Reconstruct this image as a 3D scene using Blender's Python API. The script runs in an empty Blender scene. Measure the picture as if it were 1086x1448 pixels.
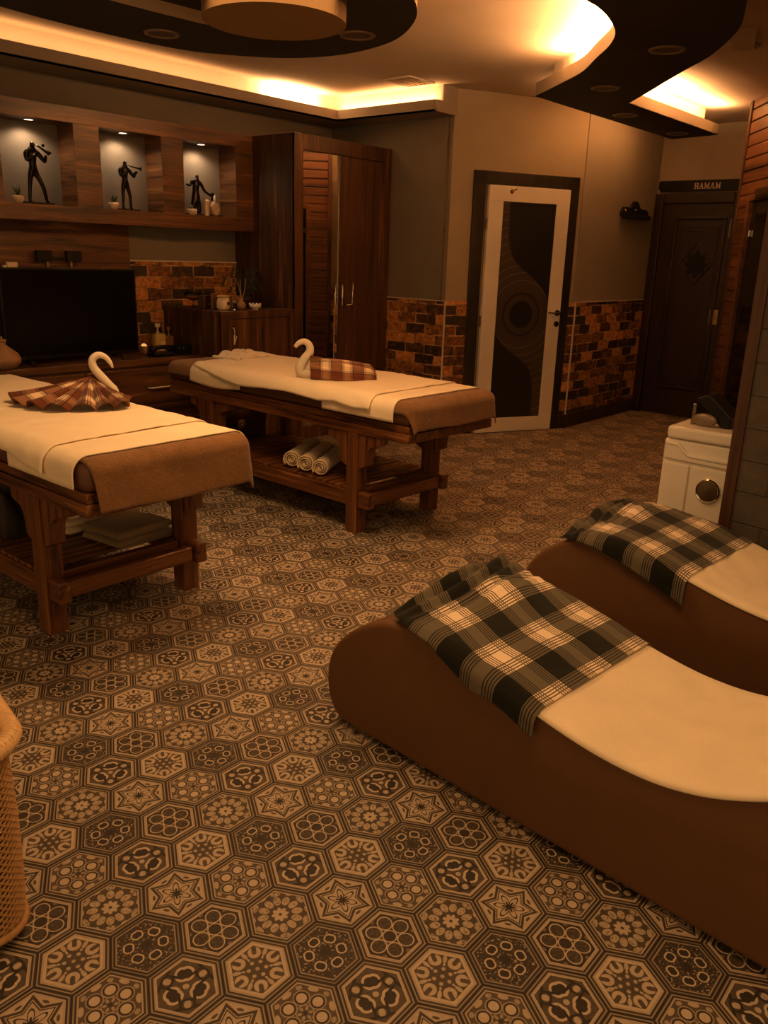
import bpy, bmesh, math, random
from mathutils import Vector, Matrix
random.seed(7)
PI = math.pi
S = bpy.context.scene
COL = S.collection

# ------------------------------------------------------------------ camera
HC = 1.45
PITCH, ROLL, YAW, FPX = 0.30049, 0.031988, 0.705407, 1169.94
fwd = Vector((math.cos(YAW) * math.cos(PITCH), math.sin(YAW) * math.cos(PITCH), -math.sin(PITCH)))
rgt = Vector((math.sin(YAW), -math.cos(YAW), 0))
upv = rgt.cross(fwd)
r2 = rgt * math.cos(ROLL) + upv * math.sin(ROLL)
u2 = -rgt * math.sin(ROLL) + upv * math.cos(ROLL)
cam_d = bpy.data.cameras.new('camera')
cam = bpy.data.objects.new('camera', cam_d)
COL.objects.link(cam)
cam.matrix_world = Matrix(((r2.x, u2.x, -fwd.x, 0), (r2.y, u2.y, -fwd.y, 0), (r2.z, u2.z, -fwd.z, HC), (0, 0, 0, 1)))
cam_d.sensor_fit = 'VERTICAL'
cam_d.sensor_height = 24.0
cam_d.lens = 24.0 * FPX / 1448.0
cam_d.clip_start = 0.02
S.camera = cam

# ------------------------------------------------------------------ world, exposure, lights
w = bpy.data.worlds.new('room_ambience')
S.world = w
w.use_nodes = True
w.node_tree.nodes['Background'].inputs[0].default_value = (1.0, 0.55, 0.22, 1)
w.node_tree.nodes['Background'].inputs[1].default_value = 0.80
S.view_settings.view_transform = 'Standard'
S.view_settings.look = 'None'
S.view_settings.gamma = 1.0
S.view_settings.exposure = 0.0
S.view_settings.use_curve_mapping = False

WARM = (1.0, 0.52, 0.20)
LED = (1.0, 0.46, 0.17)

def area(name, loc, size, power, direction=(0, 0, -1), color=WARM, sy=None, spread=None, along=None):
    d = bpy.data.lights.new(name, 'AREA')
    d.energy = power
    d.color = color
    d.shape = 'RECTANGLE' if sy else 'SQUARE'
    d.size = size
    if sy:
        d.size_y = sy
    if spread:
        d.spread = spread
    o = bpy.data.objects.new(name, d)
    COL.objects.link(o)
    o.location = loc
    z = -Vector(direction).normalized()
    x = Vector(along).normalized() if along else (Vector((1, 0, 0)) if abs(z.x) < .9 else Vector((0, 1, 0)))
    y = z.cross(x).normalized()
    x = y.cross(z).normalized()
    o.rotation_euler = Matrix((x, y, z)).transposed().to_euler()
    return o

# added soft fill lamps overhead, not room fixtures; brighten towels, tables and floor
area('fill_lamp_near', (1.35, 0.75, 2.44), 0.9, 21)
area('fill_lamp_tables', (2.35, 2.65, 2.48), 0.9, 27, spread=2.3)
# led strips in the coves
UPL = (0, 0.25, 1)
area('led_strip_left', (3.0, 5.245, 2.578), 4.4, 6.0, (0, 0.35, 1), LED, sy=0.03)
area('led_strip_corner', (4.95, 5.245, 2.578), 0.55, 10.0, (0, 0.35, 1), (1.0, .56, .26), sy=0.03)
area('led_strip_end', (5.405, 4.74, 2.578), 1.0, 6.0, (0.35, 0, 1), LED, sy=0.03, along=(0, 1, 0))

# ------------------------------------------------------------------ node helpers
class NT:
    def __init__(self, name, rough=0.6, metal=0.0, spec=0.5):
        self.m = bpy.data.materials.new(name)
        self.m.use_nodes = True
        self.t = self.m.node_tree
        self.b = self.t.nodes['Principled BSDF']
        self.b.inputs['Roughness'].default_value = rough
        self.b.inputs['Metallic'].default_value = metal
        self.b.inputs['Specular IOR Level'].default_value = spec
    def n(self, kind, **kw):
        nd = self.t.nodes.new(kind)
        for k, v in kw.items():
            setattr(nd, k, v)
        return nd
    def l(self, a, b):
        self.t.links.new(a, b)
    def coord(self, which='Object'):
        return E(self, self.n('ShaderNodeTexCoord').outputs[which])
    def math(self, op, *a):
        nd = self.n('ShaderNodeMath', operation=op)
        for i, x in enumerate(a):
            if isinstance(x, E):
                self.l(x.s, nd.inputs[i])
            else:
                nd.inputs[i].default_value = float(x)
        return E(self, nd.outputs[0])
    def mapping(self, vec, scale=(1, 1, 1), loc=(0, 0, 0), rot=(0, 0, 0)):
        nd = self.n('ShaderNodeMapping')
        nd.inputs['Scale'].default_value = scale
        nd.inputs['Location'].default_value = loc
        nd.inputs['Rotation'].default_value = rot
        self.l(vec.s, nd.inputs['Vector'])
        return E(self, nd.outputs[0])
    def noise(self, vec, scale=5, detail=3, rough=.5, dist=0.0):
        nd = self.n('ShaderNodeTexNoise')
        nd.inputs['Scale'].default_value = scale
        nd.inputs['Detail'].default_value = detail
        nd.inputs['Roughness'].default_value = rough
        nd.inputs['Distortion'].default_value = dist
        if vec is not None:
            self.l(vec.s, nd.inputs['Vector'])
        return E(self, nd.outputs[0])
    def ramp(self, fac, stops):
        nd = self.n('ShaderNodeValToRGB')
        el = nd.color_ramp.elements
        while len(el) < len(stops):
            el.new(0.5)
        for e, (p, c) in zip(el, stops):
            e.position = p
            e.color = (*c, 1) if len(c) == 3 else c
        self.l(fac.s, nd.inputs[0])
        return E(self, nd.outputs[0])
    def mix(self, fac, a, b, blend='MIX'):
        nd = self.n('ShaderNodeMix', data_type='RGBA', blend_type=blend)
        for sock, x in ((nd.inputs[0], fac), (nd.inputs[6], a), (nd.inputs[7], b)):
            if isinstance(x, E):
                self.l(x.s, sock)
            elif isinstance(x, (int, float)):
                sock.default_value = x
            else:
                sock.default_value = (*x, 1)
        return E(self, nd.outputs[2])
    def sep(self, vec):
        nd = self.n('ShaderNodeSeparateXYZ')
        self.l(vec.s, nd.inputs[0])
        return [E(self, o) for o in nd.outputs]
    def comb(self, x, y, z=0.0):
        nd = self.n('ShaderNodeCombineXYZ')
        for i, v in enumerate((x, y, z)):
            if isinstance(v, E):
                self.l(v.s, nd.inputs[i])
            else:
                nd.inputs[i].default_value = v
        return E(self, nd.outputs[0])
    def color(self, c):
        if isinstance(c, E):
            self.l(c.s, self.b.inputs['Base Color'])
        else:
            self.b.inputs['Base Color'].default_value = (*c, 1)
    def bump(self, h, strength=.3, dist=.01):
        nd = self.n('ShaderNodeBump')
        nd.inputs['Strength'].default_value = strength
        nd.inputs['Distance'].default_value = dist
        self.l(h.s, nd.inputs['Height'])
        self.l(nd.outputs[0], self.b.inputs['Normal'])

class E:
    def __init__(self, t, s):
        self.t, self.s = t, s
    def _o(self, op, o, rev=False):
        return self.t.math(op, o, self) if rev else self.t.math(op, self, o)
    def __add__(self, o): return self._o('ADD', o)
    def __radd__(self, o): return self._o('ADD', o)
    def __sub__(self, o): return self._o('SUBTRACT', o)
    def __rsub__(self, o): return self._o('SUBTRACT', o, True)
    def __mul__(self, o): return self._o('MULTIPLY', o)
    def __rmul__(self, o): return self._o('MULTIPLY', o)
    def __truediv__(self, o): return self._o('DIVIDE', o)
    def __lt__(self, o): return self._o('LESS_THAN', o)
    def __gt__(self, o): return self._o('GREATER_THAN', o)
    def abs(self): return self.t.math('ABSOLUTE', self)
    def round(self): return self.t.math('FLOOR', self + 0.5)
    def max(self, o): return self._o('MAXIMUM', o)
    def min(self, o): return self._o('MINIMUM', o)
    def sqrt(self): return self.t.math('SQRT', self)
    def fract(self): return self.t.math('FRACT', self)
    def fmod(self, m): return self.t.math('FLOORED_MODULO', self, m)
    def sin(self): return self.t.math('SINE', self)
    def cos(self): return self.t.math('COSINE', self)
    def below(self, edge, soft=.006):          # 1 where value < edge, softened
        x = (edge - self) / soft + 0.5
        return self.t.math('MINIMUM', self.t.math('MAXIMUM', x, 0.0), 1.0)

def mx(a, v, k):       # a*(1-k)+v*k
    return a + (v - a) * k if isinstance(a, E) else (k * (v - a)) + a

# ------------------------------------------------------------------ materials
M = {}
def plain(name, col, rough=.6, metal=0., noise=0.12, scale=30, bump=0., spec=.5):
    t = NT(name, rough, metal, spec)
    o = t.coord()
    nz = t.noise(o, scale, 4)
    t.color(t.ramp(nz, [(.25, [c * (1 - noise) for c in col]), (.75, [min(1, c * (1 + noise)) for c in col])]))
    if bump:
        t.bump(t.noise(o, scale * 3, 3), bump, .004)
    M[name] = t.m
    return t

def wood(name, dark, mid, light, axis=2, scale=1.0, rough=.38, streak=.5, seams=None):
    t = NT(name, rough)
    o = t.coord()
    sc = [9 * scale] * 3
    sc[axis] = .55 * scale
    v = t.mapping(o, sc)
    n1 = t.noise(v, 2.2, 6, .6, .8)
    sc2 = [55 * scale] * 3
    sc2[axis] = 1.6 * scale
    n2 = t.noise(t.mapping(o, sc2), 1.0, 4, .6, .3)
    f = n1 * .68 + n2 * .32
    c = t.ramp(f, [(.38, dark), (.48, mid), (.54, mid), (.64, light)])
    if seams:
        ax, per = seams
        q = (t.sep(o)[ax] / per).fract()
        c = t.mix(((q - .5).abs() > .488) * .8, c, [x * .25 for x in dark])
    t.color(c)
    t.bump(n2, .12, .002)
    M[name] = t.m

wood('walnut_vertical', (.012, .0045, .0018), (.060, .024, .009), (.19, .080, .030), 2, 1.0)
wood('walnut_horizontal', (.018, .007, .0025), (.085, .034, .012), (.24, .105, .038), 0, 1.0)
wood('walnut_niche_side', (.030, .012, .0045), (.105, .043, .016), (.24, .105, .038), 1, 1.0)
wood('table_wood_long', (.030, .009, .0028), (.125, .044, .012), (.28, .115, .034), 1, 1.2, .36)
wood('table_wood_cross', (.030, .009, .0028), (.125, .044, .012), (.28, .115, .034), 0, 1.2, .36)
wood('table_wood_up', (.030, .009, .0028), (.125, .044, .012), (.28, .115, .034), 2, 1.2, .36)
wood('cladding_wood', (.035, .012, .004), (.095, .036, .010), (.17, .072, .022), 0, 1.0, .45)
wood('hamam_wood', (.008, .003, .0015), (.018, .0062, .003), (.032, .012, .006), 2, 1.0, .4)
wood('post_wood', (.022, .008, .003), (.060, .022, .007), (.11, .045, .014), 2, 1.0, .45)
wood('door_frame_wood', (.012, .0085, .006), (.022, .015, .010), (.032, .022, .014), 2, 1.0, .45)
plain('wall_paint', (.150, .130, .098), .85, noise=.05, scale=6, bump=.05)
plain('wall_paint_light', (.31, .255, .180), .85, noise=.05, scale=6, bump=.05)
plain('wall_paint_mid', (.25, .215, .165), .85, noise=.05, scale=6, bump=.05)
plain('ceiling_paint', (.55, .45, .33), .85, noise=.05, scale=3)
plain('cove_paint', (.60, .52, .42), .8, noise=.03, scale=5)
plain('cove_lip_paint', (.24, .20, .155), .8, noise=.04, scale=5)
plain('ceiling_black', (.013, .009, .006), .7, noise=.1, scale=4)
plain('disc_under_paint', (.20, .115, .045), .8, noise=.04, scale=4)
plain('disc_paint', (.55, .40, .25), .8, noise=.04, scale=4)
plain('niche_paint', (.155, .132, .105), .85, noise=.06, scale=9)
plain('white_lacquer', (.86, .80, .70), .4, noise=.02, scale=8)
plain('white_plastic', (.80, .74, .64), .35, noise=.03, scale=8)
plain('black_plastic', (.006, .005, .004), .4, noise=.1, spec=.25)
plain('dark_metal', (.035, .028, .022), .35, .6, noise=.2)
plain('tv_screen', (.002, .0018, .0015), .25, noise=.1, spec=.15)
plain('chrome', (.78, .74, .68), .08, 1.0, noise=.02)
plain('steel', (.78, .74, .68), .35, .35, noise=.03)
plain('dark_chrome', (.20, .15, .10), .25, .85, noise=.05)
plain('mirror_glass', (.80, .78, .74), .015, 1.0, noise=.005)
plain('sauna_glass', (.010, .008, .006), .08, noise=.05)
plain('lounger_leather', (.120, .054, .020), .62, noise=.06, scale=14, bump=.04, spec=.3)
plain('mattress_leather', (.090, .034, .014), .5, noise=.1, scale=14)
plain('bronze', (.012, .007, .004), .25, .5, noise=.35, scale=40)
plain('cream_ceramic', (.72, .58, .42), .35, noise=.05)
plain('clay', (.30, .165, .075), .55, noise=.1, scale=25)
plain('leaf', (.030, .050, .016), .5, noise=.3, scale=40)
plain('dark_leaf', (.014, .026, .010), .5, noise=.3, scale=40)
plain('soil', (.02, .013, .008), .9)
plain('wicker', (.36, .19, .065), .6, noise=.18, scale=90, bump=.2)
plain('wicker_light', (.72, .46, .22), .6, noise=.12, scale=90, bump=.2)
plain('basket_liner', (.06, .03, .012), .9)
plain('board_wood', (.20, .085, .03), .5, noise=.2, scale=20)
plain('dark_box', (.045, .017, .009), .4, noise=.1)
plain('soap_yellow', (.55, .40, .12), .35, noise=.06)
plain('amber_glass', (.28, .13, .04), .2, noise=.06)
plain('brass', (.60, .42, .18), .25, .9, noise=.06)
plain('baseboard_wood', (.030, .019, .012), .5, noise=.1)
plain('white_trim', (.55, .48, .40), .6, noise=.04)
plain('rim_metal', (.24, .18, .12), .4, .4, noise=.06)
plain('downlight_glass', (.085, .060, .040), .5, noise=.05)
plain('reed', (.35, .22, .11), .7)
plain('dark_cloth', (.030, .021, .012), .95, noise=.2, scale=60)
plain('neck_cloth', (.64, .55, .42), .95, noise=.06, scale=60, bump=.15)
plain('roller_black', (.008, .006, .005), .6, spec=.25)

def terry(name, col, bump=.35, sc=420, noise=.1):
    t = NT(name, .95, spec=.15)
    o = t.coord()
    a = t.noise(o, sc, 2, .6)
    b = t.noise(o, 9, 4)
    c = t.ramp(b * .5 + a * .5, [(.3, [x * (1 - noise) for x in col]), (.7, [min(1, x * (1 + noise)) for x in col])])
    t.color(c)
    t.bump(a * .6 + t.noise(o, 60, 4) * .8, bump, .004)
    t.b.inputs['Sheen Weight'].default_value = .15
    M[name] = t.m
terry('cream_terry', (.80, .66, .47))
terry('cream_sheet', (.80, .66, .47), .18, 500, .05)
terry('brown_terry', (.185, .090, .036), .9, 160, .30)
terry('olive_terry', (.20, .135, .065), .4)
terry('rolled_terry', (.62, .49, .33), .4)

def em(name, col, strength):
    t = NT(name)
    t.color((0, 0, 0))
    t.b.inputs['Emission Color'].default_value = (*col, 1)
    t.b.inputs['Emission Strength'].default_value = strength
    M[name] = t.m
em('lamp_glow', (1.0, .75, .45), 5.0)
em('candle_glow', (1.0, .45, .12), .9)

def glass(name):
    t = NT(name, .03)
    t.color((.9, .85, .75))
    t.b.inputs['Transmission Weight'].default_value = 1.0
    t.b.inputs['IOR'].default_value = 1.35
    M[name] = t.m
glass('clear_glass')

def brick(name, bw=.205, bh=.083):
    t = NT(name, .75)
    x, y, z = t.sep(t.coord())
    v = t.comb(x, z, 0.0)
    nd = t.n('ShaderNodeTexBrick')
    nd.offset = .5
    nd.inputs['Scale'].default_value = 1.0
    nd.inputs['Brick Width'].default_value = bw
    nd.inputs['Row Height'].default_value = bh
    nd.inputs['Mortar Size'].default_value = .0055
    nd.inputs['Mortar Smooth'].default_value = .3
    nd.inputs['Bias'].default_value = 0.0
    nd.inputs['Color1'].default_value = (0, 0, 0, 1)
    nd.inputs['Color2'].default_value = (1, 1, 1, 1)
    nd.inputs['Mortar'].default_value = (.5, .5, .5, 1)
    wob = t.noise(v, 16, 2)
    v2 = t.comb(x + (wob - .5) * .006, z + (wob - .5) * .006, 0.0)
    t.l(v2.s, nd.inputs['Vector'])
    fac = E(t, nd.outputs[1])
    rnd = t.sep(E(t, nd.outputs[0]))[0]
    n1 = t.noise(v, 22, 6, .7, .6)
    n2 = t.noise(v, 130, 3, .7)
    f = rnd * .42 + n1 * .72 + (n2 - .5) * .70 + .01
    c = t.ramp(f, [(.34, (.008, .005, .003)), (.48, (.035, .014, .005)), (.60, (.20, .072, .016)), (.84, (.72, .32, .078))])
    mort = t.ramp(t.noise(v, 7, 3), [(.38, (.03, .016, .008)), (.56, (.52, .31, .13))])
    t.color(t.mix(fac, c, mort))
    t.bump((1 - fac) * .8 + n1 * .5 + n2 * .2, .7, .008)
    M[name] = t.m
brick('brick_tile')

def stone(name):
    t = NT(name, .8)
    x, y, z = t.sep(t.coord())
    v = t.comb(x, z, 0.0)
    nd = t.n('ShaderNodeTexBrick')
    nd.inputs['Scale'].default_value = 1.0
    nd.inputs['Brick Width'].default_value = .36
    nd.inputs['Row Height'].default_value = .135
    nd.inputs['Mortar Size'].default_value = .005
    nd.inputs['Mortar Smooth'].default_value = .6
    t.l(v.s, nd.inputs['Vector'])
    fac = E(t, nd.outputs[1])
    n1 = t.noise(v, 9, 6, .6)
    t.color(t.ramp(n1, [(.3, (.052, .041, .028)), (.7, (.088, .069, .047))]))
    t.bump((1 - fac) * 1.0 + n1 * .6, .9, .012)
    M[name] = t.m
stone('grey_stone')

def plaid(name, per, cols, thr, red=0.0):
    """woven check: cols = dark, mid, light, line"""
    t = NT(name, .95, spec=.1)
    u, v, _ = t.sep(t.coord('UV'))
    def band(x):
        q = (x / per).fract()
        light = (q > thr[0]) * (q < thr[1])
        ln1 = (q > thr[2]) * (q < thr[3])
        ln2 = (q > thr[4]) * (q < thr[5])
        zone = ln1.max(ln2)
        stripe = ((q * thr[6]).fract() < .45) * zone
        return light, stripe
    lu, su = band(u)
    lv, sv = band(v)
    lev = (lu + lv) * .5
    nz = t.noise(t.comb(u, v), 260, 2)
    c = t.ramp(lev + (nz - .5) * .10, [(0.08, cols[0]), (.42, cols[1]), (.58, cols[1]), (.92, cols[2])])
    c = t.mix(su.max(sv) * .85, c, cols[3])
    t.color(c)
    t.bump(nz, .25, .002)
    t.b.inputs['Sheen Weight'].default_value = .1
    M[name] = t.m
plaid('plaid_grey', .205, ((.009, .009, .005), (.120, .100, .068), (.80, .64, .46), (.014, .009, .006)),
      (.44, 1.0, .44, .62, .80, .98, 22.0))
plaid('plaid_rust', .13, ((.115, .034, .015), (.25, .115, .060), (.70, .52, .34), (.03, .014, .010)),
      (.46, .94, .40, .58, .82, .98, 24.0))

def floor_material():
    t = NT('hex_tiles', .42)
    p0 = (0.9135, 1.3817)
    ax_, ay_, bx_, by_ = 0.1284, -0.0744, -0.0064, -0.1519
    det = ax_ * by_ - ay_ * bx_
    x, y, z = t.sep(t.coord())
    x = x - p0[0]
    y = y - p0[1]
    u = x * (by_ / det) + y * (-bx_ / det)
    v = x * (-ay_ / det) + y * (ax_ / det)
    wv = (u + v) * -1
    ru, rv, rw = u.round(), v.round(), wv.round()
    du, dv, dw = (ru - u).abs(), (rv - v).abs(), (rw - wv).abs()
    cu = (du > dv) * (du > dw)
    cv = (1 - cu) * (dv > dw)
    i = ru + ((rv + rw) * -1 - ru) * cu
    j = rv + ((ru + rw) * -1 - rv) * cv
    k = (i - j * 2 + 4 + 700).fmod(7.0)
    k = k.round()
    lu, lv = u - i, v - j
    lx = lu + lv * .5
    ly = lv * -(math.sqrt(3) / 2)
    s3 = math.sqrt(3) / 2
    h = lx.abs().max((lx * .5 + ly * s3).abs()).max((lx * .5 - ly * s3).abs())      # hex radius, 0..0.5
    r = (lx * lx + ly * ly).sqrt()
    a = t.math('ARCTAN2', ly, lx)
    def fold(n, off=0.0):
        per = 2 * PI / n
        q = (a + (per / 2 + off)).fmod(per) - per / 2
        return r * q.cos(), r * q.sin(), q
    fx, fy, fa = fold(6)
    gx, gy, ga = fold(6, PI / 6)
    wob = t.noise(t.comb(x, y, 0.0), 55, 3)
    fine = t.noise(t.comb(x, y, 0.0), 150, 2, .7)
    def dist(px, py, cx, cy=0.0, sx=1.0, sy=1.0):
        ax = (px - cx) / sx
        ay = (py - cy) / sy
        return (ax * ax + ay * ay).sqrt()
    def ring(d, rad, wd, soft=.010):
        return (d - rad).abs().below(wd, soft)
    zero = h * 0
    L, MD, D = .92, .42, .05
    field = h.below(.405, .008)
    vals = []
    # 0 arabesque of curls around a dotted star
    val = mx(zero + MD * .95, L, h.below(.405) * (1 - h.below(.355)))
    d = dist(gx, gy, .285)
    val = mx(val, L * .95, ring(d, .066, .032) * (1 - (gx > .30) * (gy.abs() < .035)))
    val = mx(val, L * .9, dist(fx, fy, .30, 0, 1.4, .7).below(.045))
    val = mx(val, L * .9, dist(fx, fy, .20, 0, 1.2, .8).below(.022))
    val = mx(val, L * .9, ((fy.abs() * .87 - fx * .5 + .115).abs()).below(.009) * (r < .26))
    val = mx(val, L * .9, dist(fx, fy, .125).below(.030))
    val = mx(val, L * .85, r.below(.030))
    vals.append(val)
    # 1 dark tile with six hearts
    val = zero + .26
    d = dist(fx, fy.abs(), .245, .022, 1.15, 1.0)
    val = mx(val, .95, ring(d, .060, .012))
    val = mx(val, .16, d.below(.046))
    val = mx(val, .75, (fine > .60) * (h.below(.40)) * (d > .085) * (r > .09))
    val = mx(val, .10, r.below(.07, .06) * .8)
    vals.append(val)
    # 2 six dark ovals outlined in light
    val = zero + .20
    d = dist(gx, gy, .245, 0, 1.0, .92)
    val = mx(val, .30 + 0 * 1, d.below(.118))
    val = mx(val, L, ring(d, .122, .011))
    val = mx(val, L, ring(r, .105, .010))
    val = mx(val, .5, (fine > .55) * d.below(.10) * .7)
    val = mx(val, L * .95, h.below(.405) * (1 - h.below(.380)))
    val = mx(val, .55, dist(fx, fy.abs(), .36, .0, .7, 1.0).below(.035))
    vals.append(val)
    # 3 daisy of twelve petals
    tx, ty, ta = fold(12)
    val = zero + MD * .85
    d = dist(tx, ty, .265, 0, 1.0, .70)
    val = mx(val, .82, d.below(.085))
    val = mx(val, .45, (fine > .56) * d.below(.07) * .7)
    val = mx(val, .82, dist(fx, fy, .40, 0, .5, 1.5).below(.035))
    bx, by, ba = fold(8)
    val = mx(val, .88, dist(bx, by, .080, 0, 1.0, .62).below(.055))
    val = mx(val, .3, r.below(.022))
    val = mx(val, .80, dist(gx, gy, .405, 0, .8, 1.6).below(.050))
    val = mx(val, .40, (fine > .55) * (r > .35) * .7)
    vals.append(val)
    # 4 six pointed star with a flower
    star = gx * .55 + gy.abs() * .835
    val = zero + L * .92
    val = mx(val, .30, (star - .232).abs().below(.020))
    val = mx(val, .40, dist(fx, fy, .345, 0, .55, 1.3).below(.040))
    d = dist(gx, gy, .125, 0, 1.0, .42)
    val = mx(val, .12, ring(d, .105, .014))
    val = mx(val, D, dist(gx, gy, .06, 0, 1.0, .30).below(.055))
    val = mx(val, D, r.below(.030))
    val = mx(val, .25, (star - .19).abs().below(.008))
    vals.append(val)
    # 5 six light discs
    val = zero + MD * 1.05
    d = dist(gx, gy, .235)
    val = mx(val, .72, ring(d, .112, .010))
    val = mx(val, .14, ring(d, .088, .012))
    val = mx(val, L, d.below(.075))
    val = mx(val, .72, ring(r, .118, .008))
    val = mx(val, L * .9, dist(fx, fy, .375, 0, .65, 1.25).below(.062))
    val = mx(val, L * .8, dist(gx, gy, .40, 0, .8, 1.0).below(.045))
    val = mx(val, .75, dist(fx, fy, .075, 0, 1.0, .7).below(.030))
    val = mx(val, .2, r.below(.028))
    vals.append(val)
    # 6 dark three-lobed flowers with black scrolls
    hx, hy, ha = fold(3, PI / 6)
    kx, ky, ka = fold(3, PI / 6 + PI / 3)
    val = zero + MD
    d = dist(hx, hy.abs(), .205, .035, 1.15, 1.0)
    val = mx(val, L, d.below(.108))
    val = mx(val, .12, d.below(.070))
    val = mx(val, L * .9, dist(kx, ky, .285, 0, 1.0, .8).below(.062))
    val = mx(val, D, ring(dist(kx, ky.abs(), .285, .02), .075, .016))
    val = mx(val, D, dist(kx, ky.abs(), .34, .12, .45, 1.3).below(.055))
    val = mx(val, D, dist(kx, ky.abs(), .20, .10, 1.2, .35).below(.06))
    val = mx(val, L * .9, r.below(.045))
    val = mx(val, L, h.below(.405) * (1 - h.below(.385)))
    vals.append(val)
    tot = zero
    for n_, vv in enumerate(vals):
        tot = tot + vv * ((k - n_).abs() < .5)
    tot = tot + (wob - .5) * .22 + (fine - .5) * .18
    # frame of each tile: light line, dark band, light line, joint
    edge = zero + .34
    edge = mx(edge, .80, (h - .416).abs().below(.013))
    edge = mx(edge, .18, (h - .442).abs().below(.008))
    edge = mx(edge, .70, (h - .468).abs().below(.010))
    edge = mx(edge, .05, 1 - h.below(.490, .010))
    isd = ((k - 1).abs() < .5)
    edge = edge - isd * .10
    tot = mx(edge, tot, field)
    c = t.ramp(tot, [(0.0, (.020, .014, .010)), (.25, (.040, .028, .018)), (.5, (.098, .070, .045)), (.85, (.41, .32, .225)), (1.0, (.50, .395, .285))])
    t.color(c)
    t.bump(h.below(.488, .02), .25, .003)
    t.b.inputs['Roughness'].default_value = .62
    t.b.inputs['Specular IOR Level'].default_value = .3
    M['hex_tiles'] = t.m
floor_material()

def door_panel_material(cx, cz, w_):
    """dark glass panel with concentric etched arcs and two black waves"""
    t = NT('door_panel_print', .55)
    x, y, z = t.sep(t.coord())
    dx, dz = x - cx, z - cz
    r = (dx * dx + dz * dz).sqrt()
    lines = ((r / .062).fract() - .5).abs().below(.035, .02) * (r > .24)
    col = t.mix(lines * .75, (.048, .031, .019), (.20, .145, .095))
    # s-shaped boundary of the black fields
    b1 = t.math('TANH', (dz - .33) / .14) * -.22 + .045
    up = (dx > b1) * (dz > .05)
    b2 = t.math('TANH', (dz + .33) / .14) * -.22 - .045
    dn = (dx < b2) * (dz < -.05)
    black = up.max(dn) * (r > .22)
    col = t.mix(black, col, (.006, .005, .004))
    col = t.mix(ring_(r, .172, .008), col, (.006, .005, .004))
    col = t.mix(r.below(.112), col, (.005, .004, .003))
    t.color(col)
    M['door_panel_print'] = t.m
def ring_(d, rad, wd):
    return (d - rad).abs().below(wd)

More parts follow.
